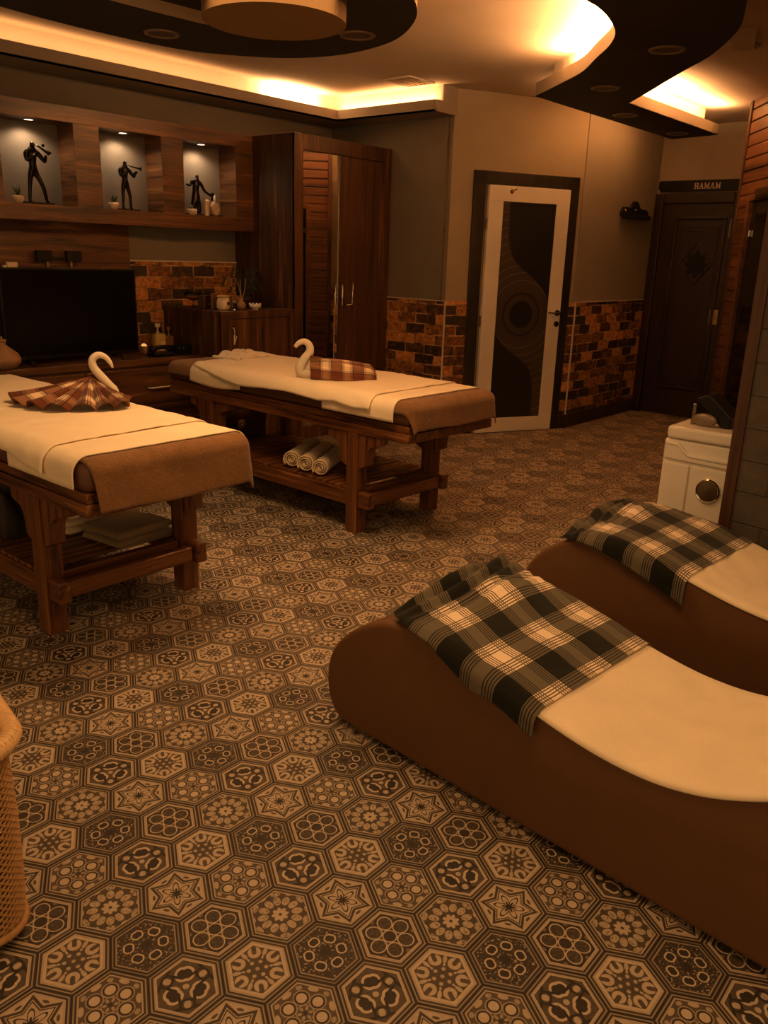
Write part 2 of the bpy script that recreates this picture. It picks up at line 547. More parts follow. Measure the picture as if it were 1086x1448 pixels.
# ------------------------------------------------------------------ mesh helpers
class MB:
    def __init__(self):
        self.v, self.f, self.uv = [], [], {}
    def add(self, vs, fs):
        o = len(self.v)
        self.v += [tuple(p) for p in vs]
        self.f += [tuple(i + o for i in f) for f in fs]
        return self
    def box(self, x0, x1, y0, y1, z0, z1, rot=None, about=None):
        vs = [Vector((x, y, z)) for x in (x0, x1) for y in (y0, y1) for z in (z0, z1)]
        if rot is not None:
            c = Vector(about) if about else Vector(((x0 + x1) / 2, (y0 + y1) / 2, (z0 + z1) / 2))
            vs = [c + rot @ (p - c) for p in vs]
        return self.add(vs, [(0, 1, 3, 2), (4, 6, 7, 5), (0, 4, 5, 1), (2, 3, 7, 6), (0, 2, 6, 4), (1, 5, 7, 3)])
    def prism(self, pts, a0, a1, axis=2):
        """outline pts (2d) extruded along axis"""
        def mk(p, q):
            return {0: (q, p[0], p[1]), 1: (p[0], q, p[1]), 2: (p[0], p[1], q)}[axis]
        n = len(pts)
        vs = [mk(p, a0) for p in pts] + [mk(p, a1) for p in pts]
        fs = [(i, (i + 1) % n, n + (i + 1) % n, n + i) for i in range(n)]
        fs += [tuple(range(n))[::-1], tuple(range(n, 2 * n))]
        return self.add(vs, fs)
    def lathe(self, prof, c=(0, 0, 0), n=32, cap=True, sx=1.0, sy=1.0):
        vs, fs = [], []
        for (r, z) in prof:
            for k in range(n):
                a = 2 * PI * k / n
                vs.append((c[0] + r * sx * math.cos(a), c[1] + r * sy * math.sin(a), c[2] + z))
        for i in range(len(prof) - 1):
            for k in range(n):
                k2 = (k + 1) % n
                fs.append((i * n + k, i * n + k2, (i + 1) * n + k2, (i + 1) * n + k))
        if cap:
            fs.append(tuple(range(n))[::-1])
            m = (len(prof) - 1) * n
            fs.append(tuple(range(m, m + n)))
        return self.add(vs, fs)
    def tube(self, pts, rad, n=10, cap=True, closed=False):
        pts = [Vector(p) for p in pts]
        m = len(pts)
        if not isinstance(rad, (list, tuple)):
            rad = [rad] * m
        vs, fs = [], []
        prev = None
        for i, p in enumerate(pts):
            if closed:
                d = pts[(i + 1) % m] - pts[i - 1]
            else:
                d = pts[min(i + 1, m - 1)] - pts[max(i - 1, 0)]
            d.normalize()
            if prev is None:
                ref = Vector((0, 0, 1)) if abs(d.z) < .9 else Vector((1, 0, 0))
                a = d.cross(ref).normalized()
            else:
                a = (prev - d * prev.dot(d)).normalized()
            prev = a
            b = d.cross(a)
            for k in range(n):
                t_ = 2 * PI * k / n
                vs.append(p + (a * math.cos(t_) + b * math.sin(t_)) * rad[i])
        for i in range(m if closed else m - 1):
            i2 = (i + 1) % m
            for k in range(n):
                k2 = (k + 1) % n
                fs.append((i * n + k, i * n + k2, i2 * n + k2, i2 * n + k))
        if cap and not closed:
            fs.append(tuple(range(n))[::-1])
            fs.append(tuple(range((m - 1) * n, m * n)))
        return self.add(vs, fs)
    def ball(self, c, r, n=16, sx=1, sy=1, sz=1):
        prof = [(max(1e-4, r * math.sin(PI * i / 10)), -r * sz * math.cos(PI * i / 10)) for i in range(11)]
        return self.lathe(prof, c, n, True, sx, sy)
    def grid(self, f, nu, nv, uvf=None):
        o = len(self.v)
        for i in range(nu + 1):
            for j in range(nv + 1):
                u, v = i / nu, j / nv
                self.v.append(tuple(f(u, v)))
                if uvf:
                    self.uv[len(self.v) - 1] = uvf(u, v)
        for i in range(nu):
            for j in range(nv):
                a = o + i * (nv + 1) + j
                self.f.append((a, a + nv + 1, a + nv + 2, a + 1))
        return self
    def build(self, name, mat, parent=None, weld=False, loc=None, rotz=None, bevel=0., seg=2, smooth=False, solid=0., offset=1., sub=0, ang=40, kind=None, mat4=None):
        me = bpy.data.meshes.new(name)
        me.from_pydata(self.v, [], self.f)
        if self.uv:
            uvl = me.uv_layers.new(name='UVMap')
            for lp in me.loops:
                uvl.data[lp.index].uv = self.uv.get(lp.vertex_index, (0, 0))
        bm = bmesh.new()
        bm.from_mesh(me)
        if weld:
            bmesh.ops.remove_doubles(bm, verts=bm.verts, dist=1e-5)
        if not solid:
            bmesh.ops.recalc_face_normals(bm, faces=bm.faces)
        bm.to_mesh(me)
        bm.free()
        me.materials.append(M[mat])
        for p in me.polygons:
            p.use_smooth = smooth
        o = bpy.data.objects.new(name, me)
        COL.objects.link(o)
        if parent:
            o.parent = parent
        if loc:
            o.location = loc
        if rotz is not None:
            o.rotation_euler = (0, 0, rotz)
        if mat4 is not None:
            o.matrix_world = mat4
        if solid:
            md = o.modifiers.new('thickness', 'SOLIDIFY')
            md.thickness = solid
            md.offset = offset
        if bevel:
            md = o.modifiers.new('bevel', 'BEVEL')
            md.width = bevel
            md.segments = seg
            md.limit_method = 'ANGLE'
            md.angle_limit = math.radians(ang)
        if sub:
            md = o.modifiers.new('sub', 'SUBSURF')
            md.levels = md.render_levels = sub
        if kind:
            o['kind'] = kind
        return o

def thing(name, label, cat, loc=(0, 0, 0), rotz=0., group=None):
    o = bpy.data.objects.new(name, None)
    o.empty_display_size = .1
    COL.objects.link(o)
    o.location = loc
    o.rotation_euler = (0, 0, rotz)
    return tag(o, label, cat, group)
def tag(o, label, cat, group=None):
    o['label'] = label
    o['category'] = cat
    if group:
        o['group'] = group
    return o
def dup(root, loc, rotz, label, group=None):
    r = root.copy()
    COL.objects.link(r)
    r.location = loc
    r.rotation_euler = (0, 0, rotz)
    r['label'] = label
    if group:
        r['group'] = group
    for ch in list(root.children):
        c = ch.copy()
        COL.objects.link(c)
        c.parent = r
        for g in list(ch.children):
            d = g.copy()
            COL.objects.link(d)
            d.parent = c
    return r
def struct(mb, name, mat, **kw):
    return mb.build(name, mat, kind='structure', **kw)
def catmull(pts, n=6, closed=False):
    out = []
    m = len(pts)
    P = [Vector(p) for p in pts]
    rng = range(m if closed else m - 1)
    for i in rng:
        p0 = P[(i - 1) % m] if closed or i > 0 else P[0]
        p1, p2 = P[i], P[(i + 1) % m]
        p3 = P[(i + 2) % m] if closed or i + 2 < m else P[-1]
        for k in range(n):
            t = k / n
            out.append(.5 * ((2 * p1) + (p2 - p0) * t + (2 * p0 - 5 * p1 + 4 * p2 - p3) * t * t + (3 * p1 - p0 - 3 * p2 + p3) * t ** 3))
    if not closed:
        out.append(P[-1])
    return out
def hsh(a, b=0.0, c=0.0):
    return (math.sin(a * 12.9898 + b * 78.233 + c * 37.719) * 43758.5453) % 1.0
def vnoise(x, y, seed=0):
    xi, yi = math.floor(x), math.floor(y)
    fx, fy = x - xi, y - yi
    fx, fy = fx * fx * (3 - 2 * fx), fy * fy * (3 - 2 * fy)
    a = hsh(xi, yi, seed) * (1 - fx) + hsh(xi + 1, yi, seed) * fx
    b = hsh(xi, yi + 1, seed) * (1 - fx) + hsh(xi + 1, yi + 1, seed) * fx
    return a * (1 - fy) + b * fy - .5

# ------------------------------------------------------------------ room shell
YL, XE, ZC = 5.50, 5.60, 2.685
YC = 4.185                      # front edge of the end wall
P0 = Vector((6.718, 3.616, 0))  # corner of door wall and rack wall
DAZ = math.radians(-27.18)
XH = 8.17
struct(MB().box(-2.2, 8.6, -2.5, 5.9, -.08, 0), 'floor', 'hex_tiles')
struct(MB().box(-2.2, 8.6, -2.5, 5.9, ZC, ZC + .08), 'ceiling', 'ceiling_paint')
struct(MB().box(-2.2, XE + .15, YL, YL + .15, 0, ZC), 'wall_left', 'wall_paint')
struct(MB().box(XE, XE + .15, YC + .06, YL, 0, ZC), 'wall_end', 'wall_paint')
# diagonal wall with the white door: local x runs along the wall from its left end
dl = (P0 - Vector((XE, YC, 0))).length
DW = math.atan2(P0.y - YC, P0.x - XE)
O_D = (XE, YC, 0)
def along(s):
    return dl + s           # s was measured from the corner P0 (negative)
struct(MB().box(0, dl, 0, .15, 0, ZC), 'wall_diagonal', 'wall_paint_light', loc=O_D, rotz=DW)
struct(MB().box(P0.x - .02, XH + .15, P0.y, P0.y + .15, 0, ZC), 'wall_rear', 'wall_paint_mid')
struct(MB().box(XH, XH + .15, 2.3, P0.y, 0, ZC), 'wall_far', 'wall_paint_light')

# brick wainscot with white edge lines
def brick_panel(name, length, z0, z1, loc, rotz):
    return struct(MB().box(0, length, -.012, .0, z0, z1), name, 'brick_tile', loc=loc, rotz=rotz)
ZB = 1.110
brick_panel('trim_1', 2.0, .60, 1.357, (3.46, YL, 0), 0)
brick_panel('trim_2', YL - YC, .0, ZB, (XE, YL, 0), -PI / 2)
brick_panel('trim_3', along(-1.06), .0, ZB, O_D, DW)
brick_panel('trim_4', .082, .12, ZB, (O_D[0] + math.cos(DW) * (dl - .078), O_D[1] + math.sin(DW) * (dl - .078), 0), DW)
brick_panel('trim_5', XH - P0.x, .12, ZB, (P0.x, P0.y, 0), 0)
def bar(name, a, b, r, mat='white_trim'):
    return struct(MB().tube([a, b], r, 6), name, mat)
bar('trim_6', (XE - .008, YC - .006, .1), (XE - .008, YC - .006, ZB), .008)
bar('trim_7', (P0.x, P0.y - .014, .12), (P0.x, P0.y - .014, ZB), .009)
bar('trim_8', (P0.x, P0.y - .014, ZB), (XH, P0.y - .014, ZB), .005)
bar('trim_9', (XE - .014, YC, ZB), (XE - .014, YL, ZB), .005)
bar('trim_10', (3.51, YL - .014, 1.359), (4.5, YL - .014, 1.359), .006, 'cove_paint')
bar('trim_11', (XH - .012, P0.y - .012, .0), (XH - .012, P0.y - .012, 2.22), .012, 'wall_paint_light')
struct(MB().box(P0.x - .02, XH, P0.y - .022, P0.y, 0, .125), 'baseboard_rear', 'baseboard_wood', bevel=.004)
struct(MB().box(along(-.075), dl + .02, -.022, 0, 0, .125), 'baseboard_diagonal', 'baseboard_wood', loc=O_D, rotz=DW, bevel=.004)

# coves along the left and end walls: box against the wall, lip below, open trough
def offset_poly(pts, d):
    n = len(pts)
    out = []
    for i in range(n):
        a, b, c = Vector(pts[i - 1][:2]), Vector(pts[i][:2]), Vector(pts[(i + 1) % n][:2])
        n1 = Vector((-(b - a).y, (b - a).x)).normalized()
        n2 = Vector((-(c - b).y, (c - b).x)).normalized()
        m = (n1 + n2)
        m = m / max(.3, m.length_squared) * 2 if m.length > 1e-6 else n1
        out.append(b + m * d)
    return out
ZLB, ZLT = 2.492, 2.572
lip = [(-2.2, 5.19), (5.345, 5.19), (5.345, YC), (XE + .01, YC), (XE + .01, YL + .01), (-2.2, YL + .01)]
boxp = [(-2.2, 5.325), (5.452, 5.325), (5.452, YC), (XE + .01, YC), (XE + .01, YL + .01), (-2.2, YL + .01)]
mb = MB()
mb.prism(lip, ZLB, ZLB + .012)                                    # underside board
mb.prism([(-2.2, 5.19), (5.345, 5.19), (5.345, YC), (5.36, YC), (5.36, 5.205), (-2.2, 5.205)], ZLB, ZLT)
struct(mb, 'trim_12', 'cove_lip_paint')
struct(MB().prism(boxp, ZLB + .012, ZC), 'trim_13', 'cove_paint')
struct(MB().box(5.36, XE + .015, YC - .012, YC, ZLB, ZLT), 'trim_14', 'cove_lip_paint')
struct(MB().box(5.44, XE + .015, YC - .012, YC, ZLT, ZC), 'trim_15', 'cove_lip_paint')

# s-shaped dropped ceiling band
s_left = catmull([(4.96, 2.91, 0), (4.73, 2.64, 0), (4.46, 2.41, 0), (4.25, 2.23, 0), (4.05, 2.10, 0), (3.84, 2.02, 0), (3.63, 1.97, 0), (3.48, 1.96, 0), (3.0, 1.93, 0), (2.3, 1.80, 0), (1.6, 1.62, 0), (.9, 1.55, 0), (.2, 1.55, 0)], 5)
s_right = catmull([(.2, .85, 0), (1.0, .85, 0), (1.8, .9, 0), (2.5, 1.08, 0), (3.1, 1.28, 0), (3.5, 1.36, 0), (3.85, 1.43, 0), (4.0, 1.48, 0), (4.24, 1.58, 0), (4.43, 1.69, 0), (4.73, 1.90, 0), (4.99, 2.14, 0), (5.42, 2.52, 0), (5.77, 2.84, 0)], 5)
s_poly = [(5.23, 3.25)] + [(p.x, p.y) for p in s_left] + [(p.x, p.y) for p in s_right] + [(7.46, 2.84), (7.54, 3.27)]
s_in = offset_poly(s_poly, .10)
s_lip_in = offset_poly(s_poly, .012)
n_ = len(s_poly)
mb = MB().prism(s_poly, ZLB, ZLB + .004)
struct(mb, 'trim_16', 'ceiling_black')
mb = MB()
for i in range(n_):
    j = (i + 1) % n_
    a, b, c, d = s_poly[i], s_poly[j], s_lip_in[j], s_lip_in[i]
    mb.add([(a[0], a[1], ZLB), (b[0], b[1], ZLB), (c[0], c[1], ZLB), (d[0], d[1], ZLB), (a[0], a[1], ZLT), (b[0], b[1], ZLT), (c[0], c[1], ZLT), (d[0], d[1], ZLT)],
           [(0, 1, 5, 4), (1, 2, 6, 5), (2, 3, 7, 6), (3, 0, 4, 7), (4, 5, 6, 7)])
struct(mb, 'trim_17', 'cove_lip_paint')
struct(MB().prism([(p[0], p[1]) for p in s_in], ZLB + .004, ZC), 'trim_18', 'cove_paint')
# led light along the band: short lamps following the curve
def led_along(pts, power, off, z=2.585):
    for k in range(len(pts) - 1):
        a, b = Vector(pts[k]), Vector(pts[k + 1])
        d = (b - a)
        nn = Vector((d.y, -d.x)).normalized() * off
        c = (a + b) / 2 - nn
        area('led_strip_band', (c.x, c.y, z), d.length, power[k], (nn.x * 3, nn.y * 3, 1), LED, sy=.03, along=(d.x, d.y, 0))
led_along([(4.96, 2.91), (4.60, 2.52), (4.25, 2.23), (3.84, 2.02), (3.3, 1.95)], [30, 38, 38, 8], .055)
led_along([(7.3, 2.84), (6.5, 2.84), (5.85, 2.84)][::-1], [34, 18], -.055)
led_along([(5.75, 3.25), (6.5, 3.26), (7.45, 3.27)], [10, 15], .055)

# dark ceiling ring with a recess and a hanging disc
ring_o = catmull([(3.65, 3.56, 0), (3.64, 3.30, 0), (3.55, 3.03, 0), (3.33, 2.74, 0), (3.08, 2.55, 0), (2.7, 2.38, 0), (2.2, 2.35, 0), (1.7, 2.5, 0), (1.35, 2.9, 0), (1.25, 3.35, 0), (1.4, 3.78, 0), (1.72, 4.07, 0), (2.09, 4.20, 0), (2.59, 4.24, 0), (3.08, 4.19, 0), (3.36, 4.03, 0), (3.56, 3.82, 0)], 5, True)
hole = catmull([(3.02, 3.42, 0), (2.98, 3.05, 0), (2.8, 2.75, 0), (2.4, 2.6, 0), (1.95, 2.7, 0), (1.62, 3.0, 0), (1.60, 3.35, 0), (1.85, 3.60, 0), (2.15, 3.675, 0), (2.315, 3.681, 0), (2.487, 3.676, 0), (2.687, 3.665, 0), (2.873, 3.630, 0)], 5, True)
def ring_mesh(po, pi_, z0, z1, name, mat, mat_side=None):
    # quads between resampled outlines around a common centre
    cx, cy = 2.35, 3.15
    def ray_hit(poly, ang):
        d = Vector((math.cos(ang), math.sin(ang)))
        best = 0
        for i in range(len(poly)):
            a = Vector((poly[i - 1].x - cx, poly[i - 1].y - cy))
            b = Vector((poly[i].x - cx, poly[i].y - cy))
            e = b - a
            den = d.x * e.y - d.y * e.x
            if abs(den) < 1e-9:
                continue
            t = (a.x * e.y - a.y * e.x) / den
            s = (a.x * d.y - a.y * d.x) / den
            if 0 <= s <= 1 and t > best:
                best = t
        return best
    N = 120
    vo, vi = [], []
    for k in range(N):
        an = 2 * PI * k / N
        ro, ri = ray_hit(po, an), ray_hit(pi_, an)
        vo.append((cx + ro * math.cos(an), cy + ro * math.sin(an)))
        vi.append((cx + ri * math.cos(an), cy + ri * math.sin(an)))
    return vo, vi
vo, vi = ring_mesh(ring_o, hole, 0, 0, '', '')
mb = MB()
N = len(vo)
mb.add([(p[0], p[1], ZLB) for p in vo] + [(p[0], p[1], ZLB) for p in vi] + [(p[0], p[1], ZLB + .004) for p in vo] + [(p[0], p[1], ZLB + .004) for p in vi],
       [(k, (k + 1) % N, N + (k + 1) % N, N + k) for k in range(N)] + [(2 * N + k, 3 * N + k, 3 * N + (k + 1) % N, 2 * N + (k + 1) % N) for k in range(N)])
struct(mb, 'trim_19', 'ceiling_black')
mb = MB()
mb.add([(p[0], p[1], ZLB + .002) for p in vo] + [(p[0], p[1], ZC) for p in vo], [(k, (k + 1) % N, N + (k + 1) % N, N + k) for k in range(N)])
mb.add([(p[0], p[1], ZLB + .002) for p in vi] + [(p[0], p[1], 2.548) for p in vi], [(k, (k + 1) % N, N + (k + 1) % N, N + k) for k in range(N)])
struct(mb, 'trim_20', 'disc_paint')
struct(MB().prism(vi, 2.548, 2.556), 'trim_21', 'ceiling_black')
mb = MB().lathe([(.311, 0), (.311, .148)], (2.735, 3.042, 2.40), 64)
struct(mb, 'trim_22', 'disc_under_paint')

# sauna cladding wall
SO, SR = (7.22, 2.487, 0), math.atan2(-.588, -.809)
mb = MB()
ph = .0905
z = 0
rows = int(ZC / ph) + 1
D0, D1, DZ = .265, 1.15, 1.935
for k in range(rows):
    z0, z1 = k * ph, min(ZC, (k + 1) * ph - .008)
    if z1 <= z0:
        continue
    segs = [(0, D0 - .05), (D1 + .05, 4.6)] if z0 < DZ else [(0, 4.6)]
    for (a, b) in segs:
        if z0 < DZ < z1:
            pass
        mb.box(a, b, -.018, .0, z0, z1)
struct(mb, 'wall_right', 'cladding_wood', loc=SO, rotz=SR, bevel=.006)
mb = MB()
mb.box(0, D0 - .03, 0, .06, 0, ZC)
mb.box(D1 + .03, 4.6, 0, .06, 0, ZC)
mb.box(D0 - .03, D1 + .03, 0, .06, DZ + .02, ZC)
struct(mb, 'wall_right_backing', 'door_frame_wood', loc=SO, rotz=SR)
struct(MB().box(-.03, .018, -.03, .06, 0, ZC), 'trim_23', 'post_wood', loc=SO, rotz=SR, bevel=.004)
d3 = struct(MB().box(D0, D1, .01, .03, .01, DZ), 'door_3', 'sauna_glass', loc=SO, rotz=SR)
mb = MB()
mb.box(D0 - .055, D0, -.024, .06, 0, DZ + .05)
mb.box(D1, D1 + .055, -.024, .06, 0, DZ + .05)
mb.box(D0, D1, -.024, .06, DZ, DZ + .05)
mb.build('door_frame', 'cladding_wood', d3, bevel=.005)
for zz in (1.70, .35):
    MB().box(D0 - .01, D0 + .055, -.008, .01, zz - .025, zz + .025).build('hinge', 'chrome', d3, bevel=.003)
# hidden end of the sauna block, grey with brick wainscot (seen in the mirror)
struct(MB().box(7.22, XH, 2.42, 2.487, 0, ZC), 'wall_nook', 'wall_paint_light')
struct(MB().box(0, XH - 7.24, -.012, 0, 0, 1.06), 'trim_24', 'brick_tile', loc=(XH, 2.487, 0), rotz=PI)
bar('trim_25', (7.235, 2.50, 0), (7.235, 2.50, 1.06), .008)

# grey stone partition with wooden end post
PO = (3.55, 1.12, 0)
PR = math.radians(-98)
struct(MB().box(.045, 1.6, .012, .11, 0, ZC), 'wall_partition', 'grey_stone', loc=PO, rotz=PR)
struct(MB().box(0, .05, 0, .115, 0, ZC), 'trim_26', 'post_wood', loc=PO, rotz=PR, bevel=.003)

# ------------------------------------------------------------------ white door
cxp, czp = along(-.56), 1.007
door_panel_material(cxp, czp, .5)
LY = -.055
d1 = struct(MB().box(along(-.935), along(-.172), LY, LY + .035, .006, .13).box(along(-.935), along(-.172), LY, LY + .035, 1.895, 2.014)
            .box(along(-.935), along(-.802), LY, LY + .035, .13, 1.895).box(along(-.300), along(-.172), LY, LY + .035, .13, 1.895), 'door_1', 'white_lacquer', loc=O_D, rotz=DW, bevel=.003)
MB().box(along(-.802), along(-.300), LY + .007, LY + .028, .13, 1.895).build('panel', 'door_panel_print', d1)
mb = MB()
mb.box(along(-1.06), along(-.955), -.028, .0, 0, 2.118)
mb.box(along(-.160), along(-.072), -.028, .0, 0, 2.118)
mb.box(along(-1.06), along(-.072), -.028, .0, 2.022, 2.118)
mb.build('door_frame', 'door_frame_wood', d1, bevel=.004)
hx = along(-.205)
hr = MB().lathe([(.026, 0), (.026, .008), (.012, .012), (.012, .045)], (0, 0, 0), 20).build('handle_rose', 'dark_chrome', d1, bevel=0)
hr.location = (hx, LY, 1.022)
hr.rotation_euler = (PI / 2, 0, 0)
MB().tube([(hx, LY - .045, 1.022), (hx - .03, LY - .05, 1.022), (hx - .115, LY - .046, 1.028)], [.010, .009, .007], 10).build('handle', 'dark_chrome', d1, smooth=True)
lr = MB().lathe([(.024, 0), (.024, .008), (.010, .010), (.010, .016)], (0, 0, 0), 20).build('lock_rose', 'dark_chrome', d1)
lr.location = (hx, LY, .93)
lr.rotation_euler = (PI / 2, 0, 0)
for zz in (1.72, .95, .25):
    MB().tube([(along(-.945), LY + .01, zz - .045), (along(-.945), LY + .01, zz + .045)], .008, 8).build('hinge', 'dark_chrome', d1)
mb = MB().lathe([(.016, 0), (.016, .006)], (0, 0, 0), 16)
hk = tag(mb.build('coat_hook', 'brass'), 'small dark metal hook screwed to the top of the white door', 'hook')
hk.matrix_world = Matrix.Translation(Vector(O_D)) @ Matrix.Rotation(DW, 4, 'Z') @ Matrix.Translation((along(-.735), LY, 1.972)) @ Matrix.Rotation(PI / 2, 4, 'X')
MB().tube([(0, 0, .004), (-.004, 0, .02), (.012, .012, .034), (.028, .018, .030)], [.007, .006, .005, .007], 8).build('prong', 'brass', hk, smooth=True)

# ------------------------------------------------------------------ hamam door
d2 = struct(MB().box(XH - .03, XH, 2.86, 3.525, .01, 2.005), 'door_2', 'hamam_wood', bevel=.004)
mb = MB()
mb.box(XH - .055, XH, 3.525, 3.61, 0, 2.095)
mb.box(XH - .055, XH, 2.60, 2.86, 0, 2.095)
mb.box(XH - .055, XH, 2.86, 3.525, 2.005, 2.095)
mb.build('door_frame', 'hamam_wood', d2, bevel=.008)
mb = MB()
for (a, b, c, d) in ((2.90, 3.40, 1.86, 1.895), (2.90, 3.40, .27, .305)):
    mb.box(XH - .05, XH - .03, a, b, c, d)
for (a, b) in ((3.365, 3.40), (2.90, 2.935)):
    mb.box(XH - .05, XH - .03, a, b, .305, 1.86)
mb.build('panel_moulding', 'hamam_wood', d2, bevel=.008)
mb = MB()
for (a, b, c, d) in ((2.96, 3.34, 1.79, 1.805), (2.96, 3.34, .36, .375)):
    mb.box(XH - .04, XH - .03, a, b, c, d)
for (a, b) in ((3.325, 3.34), (2.96, 2.975)):
    mb.box(XH - .04, XH - .03, a, b, .375, 1.79)
mb.tube([(XH - .032, 3.27, 1.76), (XH - .032, 3.12, 1.76), (XH - .032, 3.07, 1.68), (XH - .032, 2.97, 1.68)], .006, 6)
dm = [(XH - .034, 3.15, 1.66), (XH - .034, 3.30, 1.46), (XH - .034, 3.14, 1.26), (XH - .034, 2.99, 1.46), (XH - .034, 3.15, 1.66)]
mb.tube(dm, .008, 6)
mb.build('carved_lines', 'hamam_wood', d2, bevel=.003)
st = []
for k in range(16):
    a = 2 * PI * k / 16
    rr = .135 if k % 2 == 0 else (.085 if k % 4 == 1 or k % 4 == 3 else .1)
    st.append((3.137 + rr * .95 * math.cos(a), 1.460 + rr * math.sin(a)))
MB().prism(st, XH - .038, XH - .028, 0).build('star_inlay', 'black_plastic', d2, bevel=.003)
MB().box(XH - .045, XH - .03, 2.86, 2.945, .915, 1.055).build('lock_plate', 'brass', d2, bevel=.003)
MB().tube([(XH - .045, 2.90, .985), (XH - .07, 2.90, .985)], .012, 10).build('lock_knob', 'dark_chrome', d2)
MB().box(XH - .050, XH - .028, 2.850, 2.872, 1.70, 1.865).build('hinge', 'chrome', d2, bevel=.003)

def letter_strokes(ch):
    """strokes as (x0,z0,x1,z1,width), serifs as boxes; unit height"""
    if ch == 'H':
        return .82, [(.16, 0, .16, 1, .17), (.66, 0, .66, 1, .17), (.16, .5, .66, .5, .10)], [(.02, .32, 0), (.02, .32, 1), (.50, .82, 0), (.50, .82, 1)]
    if ch == 'A':
        return .86, [(.12, 0, .43, 1, .09), (.43, 1, .74, 0, .17), (.24, .34, .62, .34, .08)], [(.0, .26, 0), (.58, .88, 0)]
    return 1.05, [(.16, 0, .18, 1, .09), (.18, 1, .52, .12, .17), (.52, .12, .86, 1, .08), (.86, 0, .86, 1, .17)], [(.04, .30, 0), (.02, .22, 1), (.72, 1.0, 0), (.80, 1.02, 1)]
hs = thing('sign', 'long black sign board reading HAMAM in pale serif letters above the dark door', 'sign', (XH, 3.2, 2.11))
mb = MB()
pts = [(.405, .03), (.405, .085), (.395, .10), (-.60, .10), (-.60, .0), (.37, 0)]
mb.prism([(y, z_) for y, z_ in pts], -.025, -.002, 0)
mb.build('board', 'black_plastic', hs, bevel=.002)
mb = MB()
xx = .055
hh = .052
for ch in 'HAMAM':
    wd, st_, sf = letter_strokes(ch)
    for (x0, z0, x1, z1, ww) in st_:
        dv = Vector((x1 - x0, z1 - z0))
        nv = Vector((-dv.y, dv.x)).normalized() * ww / 2
        q = [(x0 + nv.x, z0 + nv.y), (x0 - nv.x, z0 - nv.y), (x1 - nv.x, z1 - nv.y), (x1 + nv.x, z1 + nv.y)]
        mb.prism([(xx - p[0] * hh * .92, .022 + p[1] * hh) for p in q], -.031, -.024, 0)
    for (a, b, zz) in sf:
        zz_ = .022 + zz * hh - (.006 if zz else 0)
        mb.box(-.031, -.024, xx - b * hh * .92, xx - a * hh * .92, zz_, zz_ + .006)
    xx -= (wd + .12) * hh * .92
mb.build('lettering', 'cream_ceramic', hs)
# sign over the sauna door
ss = thing('sign', 'small dark plaque with gold letters over the sauna door at the right edge', 'sign', (SO[0] + math.cos(SR) * .78, SO[1] + math.sin(SR) * .78, 1.945), SR)
MB().box(-.36, .36, -.040, -.019, 0, .072).build('board', 'black_plastic', ss, bevel=.002)
cu = bpy.data.curves.new('sauna_text', 'FONT')
cu.body = 'SAUNA'
cu.size = .060
cu.extrude = .003
cu.shear = .25
cu.space_character = 1.35
tmp = bpy.data.objects.new('tmp_text', cu)
COL.objects.link(tmp)
bpy.context.view_layer.update()
me = bpy.data.meshes.new_from_object(tmp.evaluated_get(bpy.context.evaluated_depsgraph_get()))
bpy.data.objects.remove(tmp)
me.materials.clear()
me.materials.append(M['brass'])
lt = bpy.data.objects.new('lettering', me)
COL.objects.link(lt)
lt.parent = ss
lt.location = (-.325, -.042, .014)
lt.rotation_euler = (PI / 2, 0, 0)

# ------------------------------------------------------------------ coat rack on the rear wall
RK = (7.68, P0.y, 1.86)
rk = thing('coat_rack', 'dark carved wooden coat rack on the grey wall between the two doors', 'coat rack', RK)
op = [(-.275, .03), (-.265, .055), (-.235, .078), (-.12, .078), (-.08, .095), (-.035, .135), (.0, .14), (.035, .132), (.075, .09), (.12, .075), (.235, .075), (.265, .05), (.275, .02), (.275, -.0), (.25, -.008), (-.25, .002), (-.275, .01)]
MB().prism([(p[0], p[1]) for p in op], -.03, 0, 1).build('back_board', 'roller_black', rk, bevel=.005)
MB().box(-.275, .275, -.055, -.02, -.012, .022).build('ledge', 'roller_black', rk, bevel=.006)
MB().ball((-.02, -.032, .06), .010).build('screw', 'brass', rk, smooth=True)
MB().box(-.06, .03, -.058, -.05, -.008, .0).build('plate', 'brass', rk, bevel=.002)
MB().tube([(-.262, -.03, .055), (-.268, -.05, .05), (-.268, -.055, .03)], .007, 8).build('peg', 'brass', rk, smooth=True)

# ------------------------------------------------------------------ wall niche unit
YN, YB = 5.265, 5.462
nu = thing('niche_shelf', 'long walnut wall unit with lit display niches above the television', 'shelf unit', (0, 0, 0))
mb = MB()
mb.box(.2, 4.50, YN, 5.50, 2.19, 2.286)
mb.box(.2, 4.50, YN, 5.50, 1.594, 1.692)
for (a, b) in ((.2, 1.30), (1.78, 1.90), (2.36, 2.535), (3.024, 3.20), (3.68, 3.855), (4.335, 4.50)):
    mb.box(a, b, YN, 5.50, 1.692, 2.19)
mb.build('frame', 'walnut_horizontal', nu, bevel=.0015)
mb = MB()
for (a, b) in ((1.30, 1.78), (1.90, 2.36), (2.535, 3.024), (3.20, 3.68), (3.855, 4.335)):
    mb.box(a, b, YB, 5.495, 1.692, 2.19)
mb.build('back_panel', 'niche_paint', nu)
for (a, b) in ((2.535, 3.024), (3.20, 3.68), (3.855, 4.335)):
    for (x0, x1) in ((b - .003, b + .0005), (a - .0005, a + .003)):
        MB().box(x0, x1, YN + .001, YB, 1.692, 2.19).build('side_lining', 'walnut_niche_side', nu)
